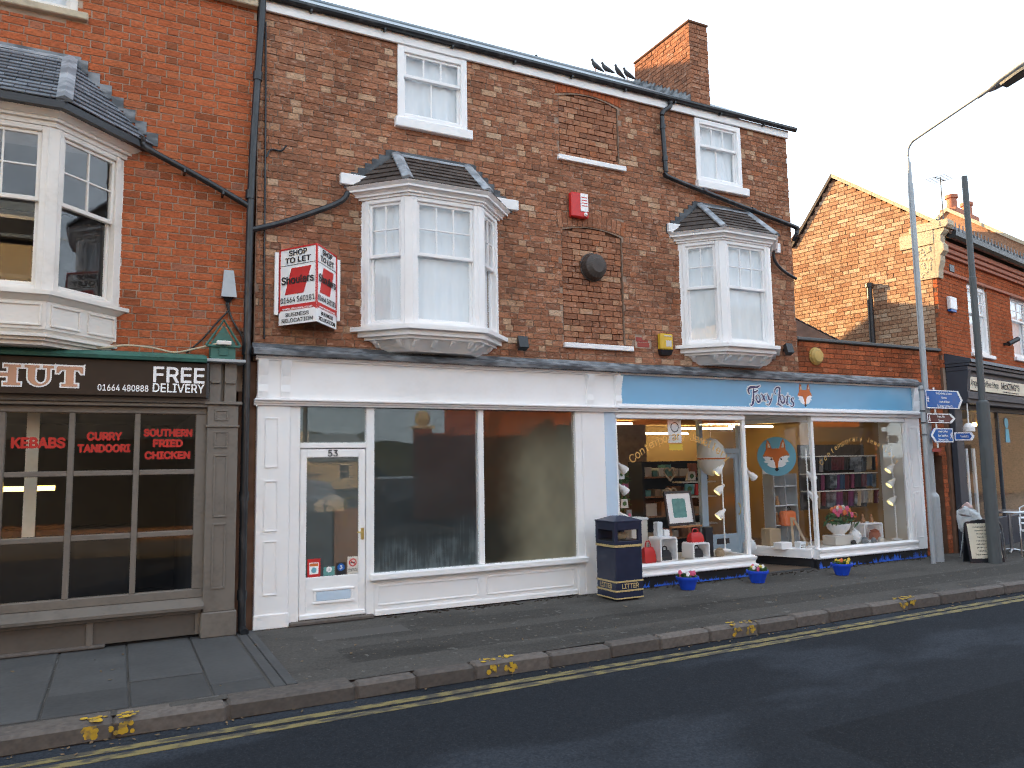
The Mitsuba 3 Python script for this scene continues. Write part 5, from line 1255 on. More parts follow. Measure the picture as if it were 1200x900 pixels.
def pointer(name, label, x0, x1, z0, z1, dirn, mat, lines, ang=0.0, walker=True, tip=.11):
    zc = (z0 + z1) / 2; W = x1 - x0
    if dirn > 0: P = [(0, z0), (W - tip, z0), (W, zc), (W - tip, z1), (0, z1)]
    else: P = [(tip, z0), (W, z0), (W, z1), (tip, z1), (0, zc)]
    P = Polygon(P)
    k = thing(name, label, 'sign')
    pl_ = lambda m: move(m, (x0, SY - .02, 0), ang)
    part(k, 'panel', pl_(ext(P, -.012, .010)), mat)
    part(k, 'border', pl_(ext(P.buffer(-.004).difference(P.buffer(-.020)), -.0155, .003)), 'm_text_white')
    if dirn > 0: ch = LineString([(W - tip - .025, z0 + .03), (W - .045, zc), (W - tip - .025, z1 - .03)])
    else: ch = LineString([(tip + .025, z0 + .03), (.045, zc), (tip + .025, z1 - .03)])
    part(k, 'arrow', pl_(ext(ch.buffer(.012), -.0155, .003)), 'm_text_white')
    n = len(lines); h = min(.036, (z1 - z0) * .62 / n * .75)
    cx = W / 2 + (-.01 if dirn > 0 else .03)
    q = []
    for i, s in enumerate(lines):
        zz = z1 - .04 - h - i * (z1 - z0 - .07 - h) / max(n - 1, 1) if n > 1 else zc - h / 2
        q.append(text(s, h, cx, zz, -.0158, False, width=min(W * .55, .030 * len(s) * h / .036 * .8), anchor='c'))
    part(k, 'lettering', pl_(cat(q)), 'm_text_white')
    if walker:
        wx = .06 if dirn > 0 else W - .05
        mn = unary_union([Point(wx, zc + .035).buffer(.011), LineString([(wx, zc + .02), (wx, zc - .01), (wx - .018, zc - .045)]).buffer(.006), LineString([(wx, zc - .01), (wx + .018, zc - .045)]).buffer(.006), LineString([(wx - .02, zc), (wx, zc + .015), (wx + .02, zc + .002)]).buffer(.005)])
        part(k, 'walking_symbol', pl_(ext(mn, -.0155, .003)), 'm_text_white')
pointer('direction_sign', 'large blue sign pointing right, topmost on the post', 12.10, 13.10, 2.565, 2.885, 1, 'm_sign_blue', ['Waterfield Leisure', 'Centre', 'Park & Ride', "St. Mary's Church"])
pointer('direction_sign', 'brown sign pointing right below the large blue sign', 12.10, 12.86, 2.315, 2.485, 1, 'm_sign_maroon', ['Pork Pie', 'Shoppe'])
pointer('direction_sign', 'blue sign pointing left with three lines of text, lowest on the post', 12.15, 12.76, 1.99, 2.235, -1, 'm_sign_blue', ['Town Centre', 'Bus Station', 'Railway Stn'])
pointer('direction_sign', 'small blue sign turned away to the right, beside the lowest sign', 12.80, 13.22, 2.02, 2.165, 1, 'm_sign_blue', ['Toilets'], ang=-14, walker=False, tip=.06)
solo('parking_plate', box(12.20, 12.43, SY - .02, SY - .008, 1.83, 1.89, .003), 'm_red_brick_plain', 'small red plate below the direction signs', 'sign')
# cafe terrace
bd = thing('a_board', 'black framed pavement board with a cream menu panel', 'sign board')
ux = np.array([.93, -.37]); ux /= np.linalg.norm(ux); angb = math.degrees(math.atan2(ux[1], ux[0]))
AO = np.array([12.55, -.90])
lean = lambda m, s: (lambda v: tm(np.c_[v[:, 0], v[:, 1] + s * .09 * (v[:, 2] / .7), v[:, 2]], m.faces))(np.array(m.vertices))
pB = lambda m: move(m, (AO[0], AO[1], 0), angb)
topc = [(.0, .0), (.60, .0), (.60, .64)] + [(.60 - .60 * t, .64 + .05 * math.sin(math.pi * t) + .012 * math.sin(6 * math.pi * t) ** 2) for t in np.linspace(.05, .95, 15)] + [(.0, .64)]
part(bd, 'frame', pB(lean(ext(topc, -.012, .024), 1)), 'm_black')
part(bd, 'rear_leaf', pB(move(lean(ext([(.02, 0), (.58, 0), (.58, .62), (.02, .62)], -.01, .02), -1), (0, .20, 0))), 'm_black')
part(bd, 'menu_panel', pB(lean(ext(rect(.045, .085, .555, .62).buffer(.03).intersection(rect(.03, .07, .57, .635)), -.0155, .003), 1)), 'm_cream_sign')
rows_ = ['Breakfast & lunch', 'served all day', 'Fresh coffee', 'Tea & cakes', 'Hot baguettes', 'Jacket potatoes', 'Soup of the day', 'Sunday roasts', 'Take away available']
part(bd, 'lettering', pB(lean(cat(*[text(s, .022, .30, .565 - i * .055, -.0185, False, anchor='c', width=.03 + .019 * len(s)) for i, s in enumerate(rows_)]), 1)), 'm_black_text')
def cafe_chair(x, y, ang, label):
    k = thing('cafe_chair', label, 'chair', 'aluminium chairs outside the cafe')
    P = lambda m: move(m, (x, y, 0), ang)
    for sx in (-.22, .22):
        part(k, 'leg', P(tube(bez([(sx, -.22, 0), (sx * .98, -.20, .43), (sx, -.12, .64), (sx, .10, .66), (sx, .22, .64)], 4), .012, 8)), 'm_steel', 40)
        part(k, 'leg', P(tube([(sx * 1.05, .27, 0), (sx * .9, .20, .44), (sx * .9, .27, .82)], .012, 8)), 'm_steel', 40)
    part(k, 'seat', P(cat(*[box(-.20, .20, -.19 + i * .078, -.13 + i * .078, .43, .442, .004) for i in range(5)])), 'm_steel')
    for z in (.54, .64, .74): part(k, 'back_slat', P(tube(bez([(-.2, .225 + (z - .44) * .18, z), (0, .265 + (z - .44) * .18, z), (.2, .225 + (z - .44) * .18, z)], 4), .02, 6)), 'm_steel', 40)
    part(k, 'back_rail', P(tube(bez([(-.2, .27, .81), (-.1, .29, .86), (.1, .29, .86), (.2, .27, .81)], 4), .012, 8)), 'm_steel', 40)
cafe_chair(13.32, -.66, 75, 'aluminium cafe chair between the pavement board and the dark pole')
cafe_chair(14.30, -.98, -60, 'aluminium cafe chair right of the dark pole')
tb = thing('cafe_table', 'round aluminium cafe table, at the right edge', 'table')
part(tb, 'top', lathe([(0, .72), (.33, .72), (.34, .735), (.33, .75), (0, .75)], (14.55, -.42, 0), 28), 'm_steel', 35)
part(tb, 'stem', tube([(14.55, -.42, .03), (14.55, -.42, .72)], .03, 10), 'm_steel', 40)
part(tb, 'foot', cat(*[tube([(14.55, -.42, .06), (14.55 + .28 * math.cos(a), -.42 + .28 * math.sin(a), .015)], .02, 6) for a in (0.4, 1.97, 3.54, 5.11)]), 'm_steel')
jk = thing('draped_jacket', 'pale jacket with a pink lining hung over the chair behind the pavement board', 'jacket')
JP = lambda m: move(m, (13.32, -.66, 0), 75)
pts = []
for x_, y_, z_, r_ in ((-.17, .28, .78, .045), (.17, .28, .78, .045), (0, .29, .85, .05), (-.18, .26, .52, .04), (.18, .26, .52, .04)):
    pts += list(ball((x_, y_, z_), r_, 1).vertices)
jm = hull(pts).subdivide().subdivide().subdivide()
v = np.array(jm.vertices); v += (meshkit.fbm(v * [14, 14, 5], 3, 2)[:, None] - .5) * np.array([.02, .07, .02])
part(jk, 'cloth', JP(tm(v, jm.faces)), 'm_curtain', True)
for sx in (-1, 1): part(jk, 'sleeve', JP(tube(bez([(sx * .18, .27, .78), (sx * .225, .24, .66), (sx * .22, .20, .50), (sx * .20, .20, .44)], 4), [.043] * 12 + [.036], 10)), 'm_curtain', True)
part(jk, 'collar', JP(cat(hull(np.vstack([ball((-.08, .27, .88), .03, 1).vertices, ball((.08, .27, .88), .03, 1).vertices, ball((0, .26, .93), .035, 1).vertices])))), 'm_pink_cloth', 40)
pr('m_pink_cloth', (.60, .43, .40), .9)
# ------------------------------------------------------------------ gift shop window display
def spot_stand(x, y, z0, z1, heads, label, lit, side):
    k = thing('spot_lamp_stand', label, 'lamp', 'white spotlight stands in the display windows')
    part(k, 'pole', tube([(x, y, z0), (x, y, z1)], .011, 8), 'm_text_white')
    part(k, 'foot', lathe([(0, 0), (.09, 0), (.085, .02), (.015, .03)], (x, y, z0), 16), 'm_text_white', 35)
    for hz, ang in heads:
        d = np.array([side * .6, -.15 if side > 0 else .22, -.62]); d /= np.linalg.norm(d)
        o = np.array([x, y - .02, hz])
        p = [o + d * t for t in (0, .03, .06, .14, .155)]
        part(k, 'lamp_shade', tube(p, [.022, .03, .05, .066, .062], 14, False), 'm_text_white', True)
        part(k, 'lamp_back', ball(o, .026, 1), 'm_text_white', True)
        bulb = ball(o + d * .118, .038, 2)
        if lit: part(k, 'bulb', bulb, 'm_text_white', True, emitter=glow(.26, (1, .74, .22)))
        else: part(k, 'bulb', bulb, 'm_cream_sign', True)


spot_stand(12.36, .28, .30, 1.96, [(1.62, .5), (1.36, .5), (1.05, .5)], 'white lamp stand with three lit spotlights at the right end of the window', True, -1)
spot_stand(10.24, .30, .30, 1.92, [(1.52, .3), (1.20, .3)], 'white lamp stand just behind the corner post of the right display', False, 1)
spot_stand(6.40, .26, .30, 1.93, [(1.72, .6), (1.42, .6), (1.02, .6)], 'white lamp stand at the left end of the left display', False, 1)
spot_stand(8.42, .34, .36, 1.88, [(1.66, .6), (1.36, .6), (.98, .6)], 'white lamp stand in the left display by the shop door', True, -1)
spot_stand(9.33, .72, .30, 1.62, [(1.55, .5)], 'short white lamp stand behind the angled glass', False, 1)
ps_ = thing('hanging_poster', 'white poster with a dark ring hanging in the left display', 'poster')
part(ps_, 'sheet', box(7.20, 7.45, .099, .102, 2.02, 2.355), 'm_text_white'); part(ps_, 'ring', ext(shapely.affinity.scale(Point(7.325, 2.25).buffer(.075, 20), 1, 1).difference(Point(7.325, 2.25).buffer(.062, 20)), .096, .002), 'm_black_text')
part(ps_, 'lettering', cat(text('LINE GIFTS', .018, 7.325, 2.12, .096, False, anchor='c', width=.15, t=.002), text('jewellery', .016, 7.325, 2.08, .096, False, anchor='c', width=.1, t=.002)), 'm_black_text')
solo('yellow_card', box(7.215, 7.465, .099, .103, 1.91, 2.0), 'm_flower_yellow', 'yellow card hanging under the white poster', 'card')
# arched gold window lettering
def arc_text(s, x0, x1, zmid, rise, h, y):
    out = []
    n = len(s)
    for i, ch in enumerate(s):
        if ch == ' ': continue
        t = (i + .5) / n; x = x0 + (x1 - x0) * t
        z = zmid + rise * (1 - (2 * t - 1) ** 2)
        sl = math.atan2(rise * 4 * (1 - 2 * t), (x1 - x0))
        m = meshkit.text_mesh(ch, h, .002, False); v = np.array(m.vertices)
        v[:, 0] -= (v[:, 0].max() + v[:, 0].min()) / 2
        c, sn = math.cos(sl), math.sin(sl)
        out.append(tm(np.c_[x + v[:, 0] * c - v[:, 1] * sn, y + .002 - v[:, 2], z + v[:, 0] * sn + v[:, 1] * c], m.faces))
    return cat(out)
part(BS, 'window_lettering', arc_text('Contemporary Jewellery', 6.48, 8.25, 1.72, .34, .12, .012), 'm_amber_text', label='gold arched lettering on the left display glass')
part(BS, 'window_lettering', arc_text('Contemporary Jewellery', 10.25, 12.15, 1.62, .42, .085, .012), 'm_amber_text', label='gold arched lettering on the right display glass')
bl_ = thing('paper_balloon', 'pale oval paper ornament hanging near the shop door', 'ornament')
part(bl_, 'body', lathe([(0, 1.50), (.12, 1.55), (.20, 1.68), (.225, 1.82), (.19, 1.98), (.10, 2.08), (0, 2.11)], (8.38, .52, 0), 24), 'm_room_white', True); part(bl_, 'string', tube([(8.38, .52, 2.1), (8.38, .52, 2.48)], .004, 5), 'm_text_white')
for k_ in range(3): part(bl_, 'paper_band', tube([(8.38 + (.223 - .02 * k_) * math.cos(a), .52 + (.223 - .02 * k_) * math.sin(a), 1.78 + .08 * k_) for a in np.linspace(0, 6.283, 21)], .01, 5), 'm_orange')
pic = thing('framed_print', 'black framed print of a teal tree shape standing on the easel', 'picture')
tilt = lambda m: move(m, (7.42, .46, .775), 4, -9)
part(pic, 'frame', tilt(cat(box(0, .56, -.02, .01, 0, .035), box(0, .56, -.02, .01, .485, .52), box(0, .03, -.02, .01, .035, .485), box(.53, .56, -.02, .01, .035, .485))), 'm_black')
part(pic, 'mount', tilt(box(.03, .53, -.004, .006, .035, .485)), 'm_text_white')
part(pic, 'print', tilt(ext(rect(.17, .14, .39, .38).buffer(.025), -.008, .003)), 'm_teal')
es = thing('easel', 'brown wooden easel in the left display', 'easel')
for a, b in (((7.48, .49, .29), (7.62, .63, 1.25)), ((7.98, .53, .29), (7.84, .65, 1.25)), ((7.73, .90, .29), (7.73, .66, 1.25))): part(es, 'leg', tube([a, b], .02, 6), 'm_wood')
part(es, 'shelf', box(7.44, 8.02, .38, .46, .745, .77, .004), 'm_wood')
def cube_shelf(x0, x1, y0, y1, z0, z1, label):
    k = thing('cube_shelf', label, 'shelf', 'white rounded cube shelves in the displays')
    o = rect(x0, z0, x1, z1).buffer(-.04).buffer(.04); i = rect(x0 + .022, z0 + .022, x1 - .022, z1 - .022).buffer(-.03).buffer(.03)
    part(k, 'ring', ext(o.difference(i), y0, y1 - y0), 'm_text_white')
    part(k, 'back', box(x0 + .02, x1 - .02, y1 - .012, y1 - .002, z0 + .02, z1 - .02), 'm_text_white')
cube_shelf(7.02, 7.33, .14, .42, .292, .65, 'tall white cube shelf in the left display holding a dark bag')
cube_shelf(7.62, 7.94, .14, .40, .292, .535, 'low white cube shelf under the red handbag')
cube_shelf(11.50, 11.98, .26, .56, .292, .625, 'white cube shelf in the right display under the brown ornaments')
def handbag(x, y, z, w, h, mat, label):
    k = thing('handbag', label, 'handbag', 'handbags in the left display')
    part(k, 'body', hull([(x + sx * w / 2 * f, y + sy * .06 * g, z + hh) for hh, f, g in ((0, .92, 1), (.03, 1, 1), (h * .7, .93, .8), (h, .75, .35)) for sx in (-1, 1) for sy in (-1, 1)]), mat, 30)
    part(k, 'handle', tube(bez([(x - w * .25, y, z + h * .95), (x - w * .15, y, z + h * 1.35), (x + w * .15, y, z + h * 1.35), (x + w * .25, y, z + h * .95)], 4), .009, 6), mat)
handbag(6.90, .28, .292, .20, .22, 'm_red', 'red handbag on the display floor beside the tall white cube')
handbag(7.78, .27, .537, .24, .14, 'm_red', 'red handbag on top of the low white cube shelf')
handbag(7.17, .24, .316, .17, .14, 'm_dark_cloth', 'black handbag inside the tall white cube shelf')
handbag(7.78, .26, .316, .16, .12, 'm_dark_cloth', 'black handbag inside the low white cube shelf')
bx = thing('gift_boxes', 'pale gift box with a lid standing behind the red bag', 'box')
part(bx, 'box', box(6.78, 7.08, .5, .75, .292, .88, .01), 'm_room_white'); part(bx, 'lid', box(6.77, 7.09, .49, .76, .881, .92, .008), 'm_curtain')
solo('gift_box', box(7.10, 7.20, .30, .40, .652, .86, .006), 'm_curtain', 'tall white gift box on top of the tall cube shelf', 'box')
solo('gift_box', box(7.215, 7.31, .28, .38, .652, .74, .006), 'm_text_white', 'small white gift box on top of the tall cube shelf', 'box')
solo('black_stand', box(8.02, 8.16, .30, .40, .292, .74, .01), 'm_black', 'narrow black display stand right of the easel', 'stand')
fx = thing('fox_disc', 'round blue disc with an orange fox face stuck on the angled glass', 'sign')
def turn_fox(m): return m
FP = lambda m: move(m, (9.800, .520, 0), -65.4)
part(fx, 'disc', FP(ext(Point(0, 1.80).buffer(.325, 28), -.022, .012)), 'm_disc_blue')
fox(fx, 0, 1.80, .46, -.0225, True, FP)
gs = thing('glass_display', 'glass shelf unit with small ornaments under the fox disc', 'shelf')
gx0, gx1, gy = 10.02, 10.56, .95
for z in (.62, .95, 1.28): part(gs, 'shelf', box(gx0, gx1, gy - .12, gy + .12, z, z + .012), 'm_curtain')
part(gs, 'back', box(gx0, gx1, gy + .125, gy + .135, .3, 1.62), 'm_text_white')
for x in (gx0, gx1, (gx0 + gx1) / 2): part(gs, 'upright', box(x - .008, x + .008, gy - .12, gy + .12, .292, 1.5), 'm_lamp_grey')
def ornament(x, y, z, h, mat, lb):
    k = thing('ornament', lb, 'ornament', 'small ornaments on the display shelves')
    part(k, 'body', lathe([(0, 0), (h * .26, 0), (h * .30, h * .18), (h * .2, h * .5), (h * .13, h * .65), (h * .17, h * .78), (h * .1, h), (0, h)], (x, y, z), 14), mat, 40)
    part(k, 'beak', hull([(x - h * .1, y - h * .12, z + h * .82), (x - h * .1, y + h * .0, z + h * .82), (x - h * .1, y - h * .06, z + h * .9), (x - h * .28, y - h * .1, z + h * .8)]), mat)
ornament(10.16, .93, .634, .20, 'm_wood', 'brown wooden ornament on the lowest glass shelf'); ornament(10.18, .93, .964, .16, 'm_wood', 'brown wooden ornament on the middle glass shelf')
ornament(11.62, .38, .627, .15, 'm_wood', 'brown wooden ornament left on the right cube shelf'); ornament(11.82, .36, .627, .14, 'm_wood', 'brown wooden ornament right on the right cube shelf')
hp_ = thing('bangle', 'black hoop ornament on the lowest glass shelf', 'ornament')
part(hp_, 'hoop', tube([(10.43 + .07 * math.cos(a), .92, .78 + .145 * math.sin(a)) for a in np.linspace(0, 6.283, 25)], .009, 6), 'm_black')
solo('cardboard_box', box(9.70, 9.95, .66, .86, .292, .60, .006), 'm_card', 'brown cardboard box standing left of the easel back, under the glass shelves', 'box')
solo('white_carton', box(9.62, 9.86, .34, .52, .292, .40, .006), 'm_text_white', 'low white carton at the front of the angled window', 'box')
sc = thing('lean_frame', 'brown wooden trestle leaning in the angled window', 'trestle')
for a, b in (((9.93, .38, .29), (10.06, .52, .78)), ((10.22, .34, .29), (10.10, .52, .78))): part(sc, 'leg', hull([np.array(a) + d for d in ((-.03, 0, 0), (.03, 0, 0), (0, .03, 0))] + [np.array(b) + d for d in ((-.03, 0, 0), (.03, 0, 0), (0, .03, 0))]), 'm_card')
bw = thing('bouquet_bowl', 'white bowl filled with pink and orange flowers in the right display', 'flowers')
bxc, byc = 10.98, .36
part(bw, 'bowl', lathe([(0, .455), (.10, .455), (.09, .475), (.17, .55), (.205, .64), (.195, .645), (.15, .56), (0, .5)], (bxc, byc, 0), 24), 'm_text_white', 35)
part(bw, 'pedestal', box(bxc - .22, bxc + .22, byc - .12, byc + .16, .292, .452, .008), 'm_room_white')
cols = ['m_flower_pink', 'm_flower_orange', 'm_flower_pink', 'm_room_white', 'm_flower_orange']
for j in range(26):
    a = rng.uniform(0, 6.28); r = .24 * math.sqrt(rng.random()); zz = .70 + .24 * math.sqrt(max(0, 1 - (r / .27) ** 2)) * rng.uniform(.5, 1)
    c = np.array([bxc + .06 + r * 1.25 * math.cos(a), byc + r * .7 * math.sin(a), zz])
    pe = [ball(c + .022 * np.array([math.cos(b), -.3, math.sin(b)]), .030, 1, (1, .5, 1)) for b in np.arange(6) * 1.047] + [ball(c + [0, -.015, 0], .02, 1)]
    part(bw, 'flower', cat(pe), cols[j % 5])
lv = []
for _ in range(120):
    c = np.array([bxc + rng.uniform(-.25, .35), byc + rng.uniform(-.15, .15), rng.uniform(.62, .82)]); d = rng.normal(0, .035, 3); e = rng.normal(0, .016, 3)
    lv.append(tm([c - d, c + e, c + d, c - e], [[0, 1, 2], [0, 2, 3]]))
part(bw, 'leaves', cat(lv), 'm_leaf')
vs_ = thing('white_vase', 'small round white vase beside the flower bowl', 'vase')
part(vs_, 'body', lathe([(0, .292), (.05, .292), (.10, .36), (.105, .44), (.07, .50), (.035, .53), (.045, .56), (.03, .56), (0, .5)], (11.30, .30, 0), 20), 'm_text_white', 40)
sh = thing('scarf_shelves', 'wall shelves hung with dark and purple scarves at the back of the right display', 'shelf')
for z in (1.78, 1.47, 1.17): part(sh, 'shelf', box(10.75, 12.46, .66, .92, z, z + .02), 'm_room_white')
part(sh, 'back', box(10.75, 12.46, .93, .95, .85, 2.0), 'm_tile', uv=None)
SC = ['m_dark_cloth', 'm_plum', 'm_lead', 'm_maroon', 'm_dark_cloth', 'm_grey_cloth', 'm_violet', 'm_disc_dark', 'm_card', 'm_dark_cloth', 'm_maroon', 'm_lead']
pr('m_plum', (.20, .045, .09), .9); pr('m_grey_cloth', (.22, .21, .20), .9); pr('m_maroon', (.10, .02, .025), .9); pr('m_violet', (.12, .03, .10), .9); pr('m_disc_dark', (.04, .07, .12), .9)
ORD = 'first second third fourth fifth sixth seventh eighth ninth tenth eleventh twelfth thirteenth fourteenth fifteenth sixteenth'.split()
SN = {'m_dark_cloth': 'black', 'm_plum': 'plum', 'm_lead': 'grey', 'm_maroon': 'maroon', 'm_grey_cloth': 'pale grey', 'm_violet': 'violet', 'm_disc_dark': 'navy', 'm_card': 'tan'}
for z, row in ((1.775, 'top'), (1.465, 'middle'), (1.165, 'lowest')):
    nth = 0
    x = 10.80
    while x < 12.38:
        w = rng.uniform(.09, .16); L_ = rng.uniform(.22, .28)
        n = 9; u = np.linspace(0, w, n); yy = .66 + .03 * np.sin(u * 80 + x * 9)
        v = [(x + u[i], yy[i] + .02 * j, z - L_ * j) for j in (0, 1) for i in range(n)]
        f = []
        for i in range(n - 1): f += [[i, i + 1, n + i + 1], [i, n + i + 1, n + i]]
        mm = SC[int(rng.integers(len(SC)))]; nth += 1
        solo('scarf', tm(v, f), mm, f'{SN[mm]} scarf hanging {ORD[nth - 1]} from the left under the {row} back shelf', 'scarf', 'scarves on the back shelves')
        x += w + .01
# shelves, cabinets and stock deeper in the shop, seen through the left window
cb = thing('shop_cabinet', 'dark shop shelves stocked with boxes, seen through the left display', 'cabinet')
part(cb, 'carcass', cat(box(8.35, 8.40, 2.3, 2.7, .03, 1.75), box(9.75, 9.80, 2.3, 2.7, .03, 1.75), box(8.35, 9.8, 2.69, 2.72, .03, 1.75)), 'm_dark_cloth')
for z in (.35, .75, 1.1, 1.45): part(cb, 'shelf', box(8.40, 9.75, 2.3, 2.69, z, z + .025), 'm_wood')
SB = ['m_card', 'm_curtain', 'm_terracotta', 'm_room_white', 'm_teal', 'm_wood']
SBN = dict(zip(SB, ('tan', 'pale grey', 'terracotta', 'cream', 'teal', 'brown')))
for z, row in ((.375, 'bottom'), (.775, 'second'), (1.125, 'third'), (1.475, 'top')):
    nth = 0
    x = 8.45
    while x < 9.6:
        w, h = rng.uniform(.10, .24), rng.uniform(.10, .24)
        mm = SB[int(rng.integers(6))]; nth += 1
        solo('stock_box', box(x, x + w, 2.35, 2.35 + rng.uniform(.12, .25), z, z + h, .004), mm, f'{SBN[mm]} box standing {ORD[nth - 1]} from the left on the {row} shelf of the inner cabinet', 'box', 'stock on the inner shelves')
        x += w + rng.uniform(.02, .1)
tr_ = thing('artificial_tree', 'dark leafy tree behind the left display', 'plant')
part(tr_, 'trunk', tube([(7.15, 1.5, .03), (7.16, 1.5, 1.3)], .025, 6), 'm_wood')
lv = []
for _ in range(500):
    a, r = rng.uniform(0, 6.28), .28 * math.sqrt(rng.random()); c = np.array([7.15 + r * math.cos(a), 1.5 + r * math.sin(a), rng.uniform(.8, 1.65)]); d = rng.normal(0, .035, 3); e = rng.normal(0, .02, 3)
    lv.append(tm([c - d, c + e, c + d, c - e], [[0, 1, 2], [0, 2, 3]]))
part(tr_, 'foliage', cat(lv), 'm_leaf')
for i, (x, z) in enumerate(((8.05, 1.55), (8.05, 1.22), (8.08, .98))):
    h = thing('heart_wreath', ('upper', 'middle', 'lower')[i] + ' heart shaped wreath hanging inside the blue shop', 'wreath')
    t = np.linspace(0, 6.283, 30)
    part(h, 'ring', tube(np.c_[x + .0075 * 16 * np.sin(t) ** 3, 0 * t + 1.15, z + .0075 * (13 * np.cos(t) - 5 * np.cos(2 * t) - 2 * np.cos(3 * t) - np.cos(4 * t))], .016, 6), 'm_card', True)
# ------------------------------------------------------------------ the other side of the street (seen in the windows)
def house(name, label, x0, x1, y0, y1, h, hr, mat, wins, roofm='m_roof', cols=3, rows=2, z0=3.6):
    k = thing(name, label, 'building')
    part(k, 'walls', box(x0, x1, y0, y1, -.1, h), mat)
    ym = (y0 + y1) / 2
    part(k, 'roof', extx([(y1 + .3, h), (ym, hr), (y0 - .3, h)], x0 - .2, x1 + .2), roofm)
    for r in range(rows):
        for c in range(cols):
            xc = x0 + (x1 - x0) * (c + .5) / cols; z = z0 + r * 2.7
            w = part(k, 'window', cat(box(xc - .55, xc - .48, y1 - .02, y1 + .04, z, z + 1.5), box(xc + .48, xc + .55, y1 - .02, y1 + .04, z, z + 1.5), box(xc - .48, xc + .48, y1 - .02, y1 + .04, z, z + .08), box(xc - .48, xc + .48, y1 - .02, y1 + .04, z + 1.42, z + 1.5), box(xc - .48, xc + .48, y1 - .02, y1 + .035, z + .72, z + .78)), 'm_white')
            part(w, 'pane', box(xc - .48, xc + .48, y1 + .004, y1 + .012, z + .08, z + 1.42), 'm_black')
    if wins:
        f = part(k, 'shopfront', box(x0 + .3, x1 - .3, y1 - .02, y1 + .05, .4, 2.4), 'm_black')
        part(f, 'fascia', box(x0 + .1, x1 - .1, y1 - .02, y1 + .12, 2.45, 3.1), wins)
    return k
house('terraced_house', 'brick terrace with black shopfronts across the street, reflected in the windows', -19, 2.2, -22, -13.2, 7.2, 9.8, 'm_mortar_gab', 'm_charcoal', cols=7)
part('terraced_house', 'upper_render', box(-18.9, 2.1, -13.19, -13.16, 5.4, 7.1), 'm_cream_stone')
bwl = thing('garden_wall', 'orange brick wall with a pier and ball finial across the street', 'wall')
part(bwl, 'panel', box(9.6, 13.2, -16.2, -15.9, -.1, 2.85), 'm_brick_keb', uv=None); part(bwl, 'pier', box(9.1, 9.6, -16.3, -15.8, -.1, 3.0), 'm_brick_keb', uv=None)
part(bwl, 'cap', box(9.02, 9.68, -16.38, -15.72, 3.0, 3.1), 'm_cream_stone'); part(bwl, 'finial', ball((9.35, -16.05, 3.36), .27, 2), 'm_cream_stone', True)
house('brick_shop', 'brick building across the street beyond the wall', 13.4, 30, -24, -14.0, 6.0, 9.0, 'm_brick_keb', 'm_charcoal', cols=5, rows=1)
fwn = thing('car_park_fence', 'blue mesh fence of the car park across the street', 'fence')
for i in range(12): part(fwn, 'panel', cat(*[box(-3.8 + i * 1.0 + j * .12, -3.8 + i * 1.0 + j * .12 + .02, -26.0, -25.97, .0, 1.6) for j in range(8)], box(-3.8 + i, -2.8 + i, -26.0, -25.96, 1.5, 1.56)), 'm_sign_blue')
hc = thing('cycle_hoop', 'yellow steel hoop barrier across the street', 'barrier')
part(hc, 'hoop', tube(bez([(6.0, -13.6, 0), (6.0, -13.6, .75), (6.1, -13.6, .88), (6.6, -13.6, .88), (6.7, -13.6, .75), (6.7, -13.6, 0)], 4), .04, 10), 'm_yellow_hoop', True)
def car(x, y, ang, mat, label):
    k = thing('parked_car', label, 'car')
    P = lambda m: move(m, (x, y, -.13), ang)
    sil = [(-2.1, .35), (2.15, .35), (2.2, .62), (2.05, .78), (1.25, .92), (.65, 1.40), (-1.2, 1.46), (-2.0, 1.0), (-2.15, .85)]
    b = ext(Polygon(sil).buffer(-.05).buffer(.05), -.85, 1.7)
    part(k, 'body', P(b), mat)
    part(k, 'side_window', P(cat(ext([(-1.6, .98), (1.1, .95), (.6, 1.34), (-1.15, 1.38)], -.858, .004), ext([(-1.6, .98), (1.1, .95), (.6, 1.34), (-1.15, 1.38)], .854, .004))), 'm_black')
    for wx in (-1.35, 1.35):
        for wy in (-.80, .62):
            part(k, 'wheel', P(tube([(wx, wy, .32), (wx, wy + .18, .32)], .32, 20)), 'm_rubber')
    part(k, 'headlight', P(cat(box(2.1, 2.19, -.75, -.45, .6, .75), box(2.1, 2.19, .45, .75, .6, .75))), 'm_white_clean')
car(6.3, -21.0, 80, 'm_car_white', 'white car parked across the street'); car(9.6, -19.5, 95, 'm_car_dark', 'dark car parked across the street')
lp2 = thing('street_lamp', 'lamp post across the street', 'street lamp')
part(lp2, 'column', tube([(4.6, -12.6, 0), (4.6, -12.6, 7.5)], .06, 10), 'm_pole_dark'); part(lp2, 'arm', tube([(4.6, -12.6, 7.5), (4.6, -11.4, 7.8)], .03, 8), 'm_pole_dark'); part(lp2, 'lantern', hull(ball((4.6, -11.0, 7.8), .4, 1, (.3, 1, .25)).vertices), 'm_lamp_grey')
sgn = thing('car_park_sign', 'white square sign on a post across the street', 'sign')
part(sgn, 'post', tube([(5.3, -17.0, 0), (5.3, -17.0, 2.6)], .03, 8), 'm_pole_dark'); part(sgn, 'plate', box(4.95, 5.65, -17.0, -16.96, 1.9, 2.6), 'm_text_white')
xs = np.linspace(-70, 95, 60)
struct('far_hill', cat(extz([(-70, -85), (95, -85), (95, -80), (-70, -80)], -.1, 2.0), *[ball((x, -80 + rng.uniform(-4, 4), 1.5), rng.uniform(1.5, 3.6), 2, (1.5, 1, .9)) for x in xs]), 'm_hill')
house('warehouse', 'long pale building beyond the car park across the street', -12, 22, -76, -66, 2.6, 3.8, 'm_cream_stone', None, cols=8, rows=1, z0=.8)

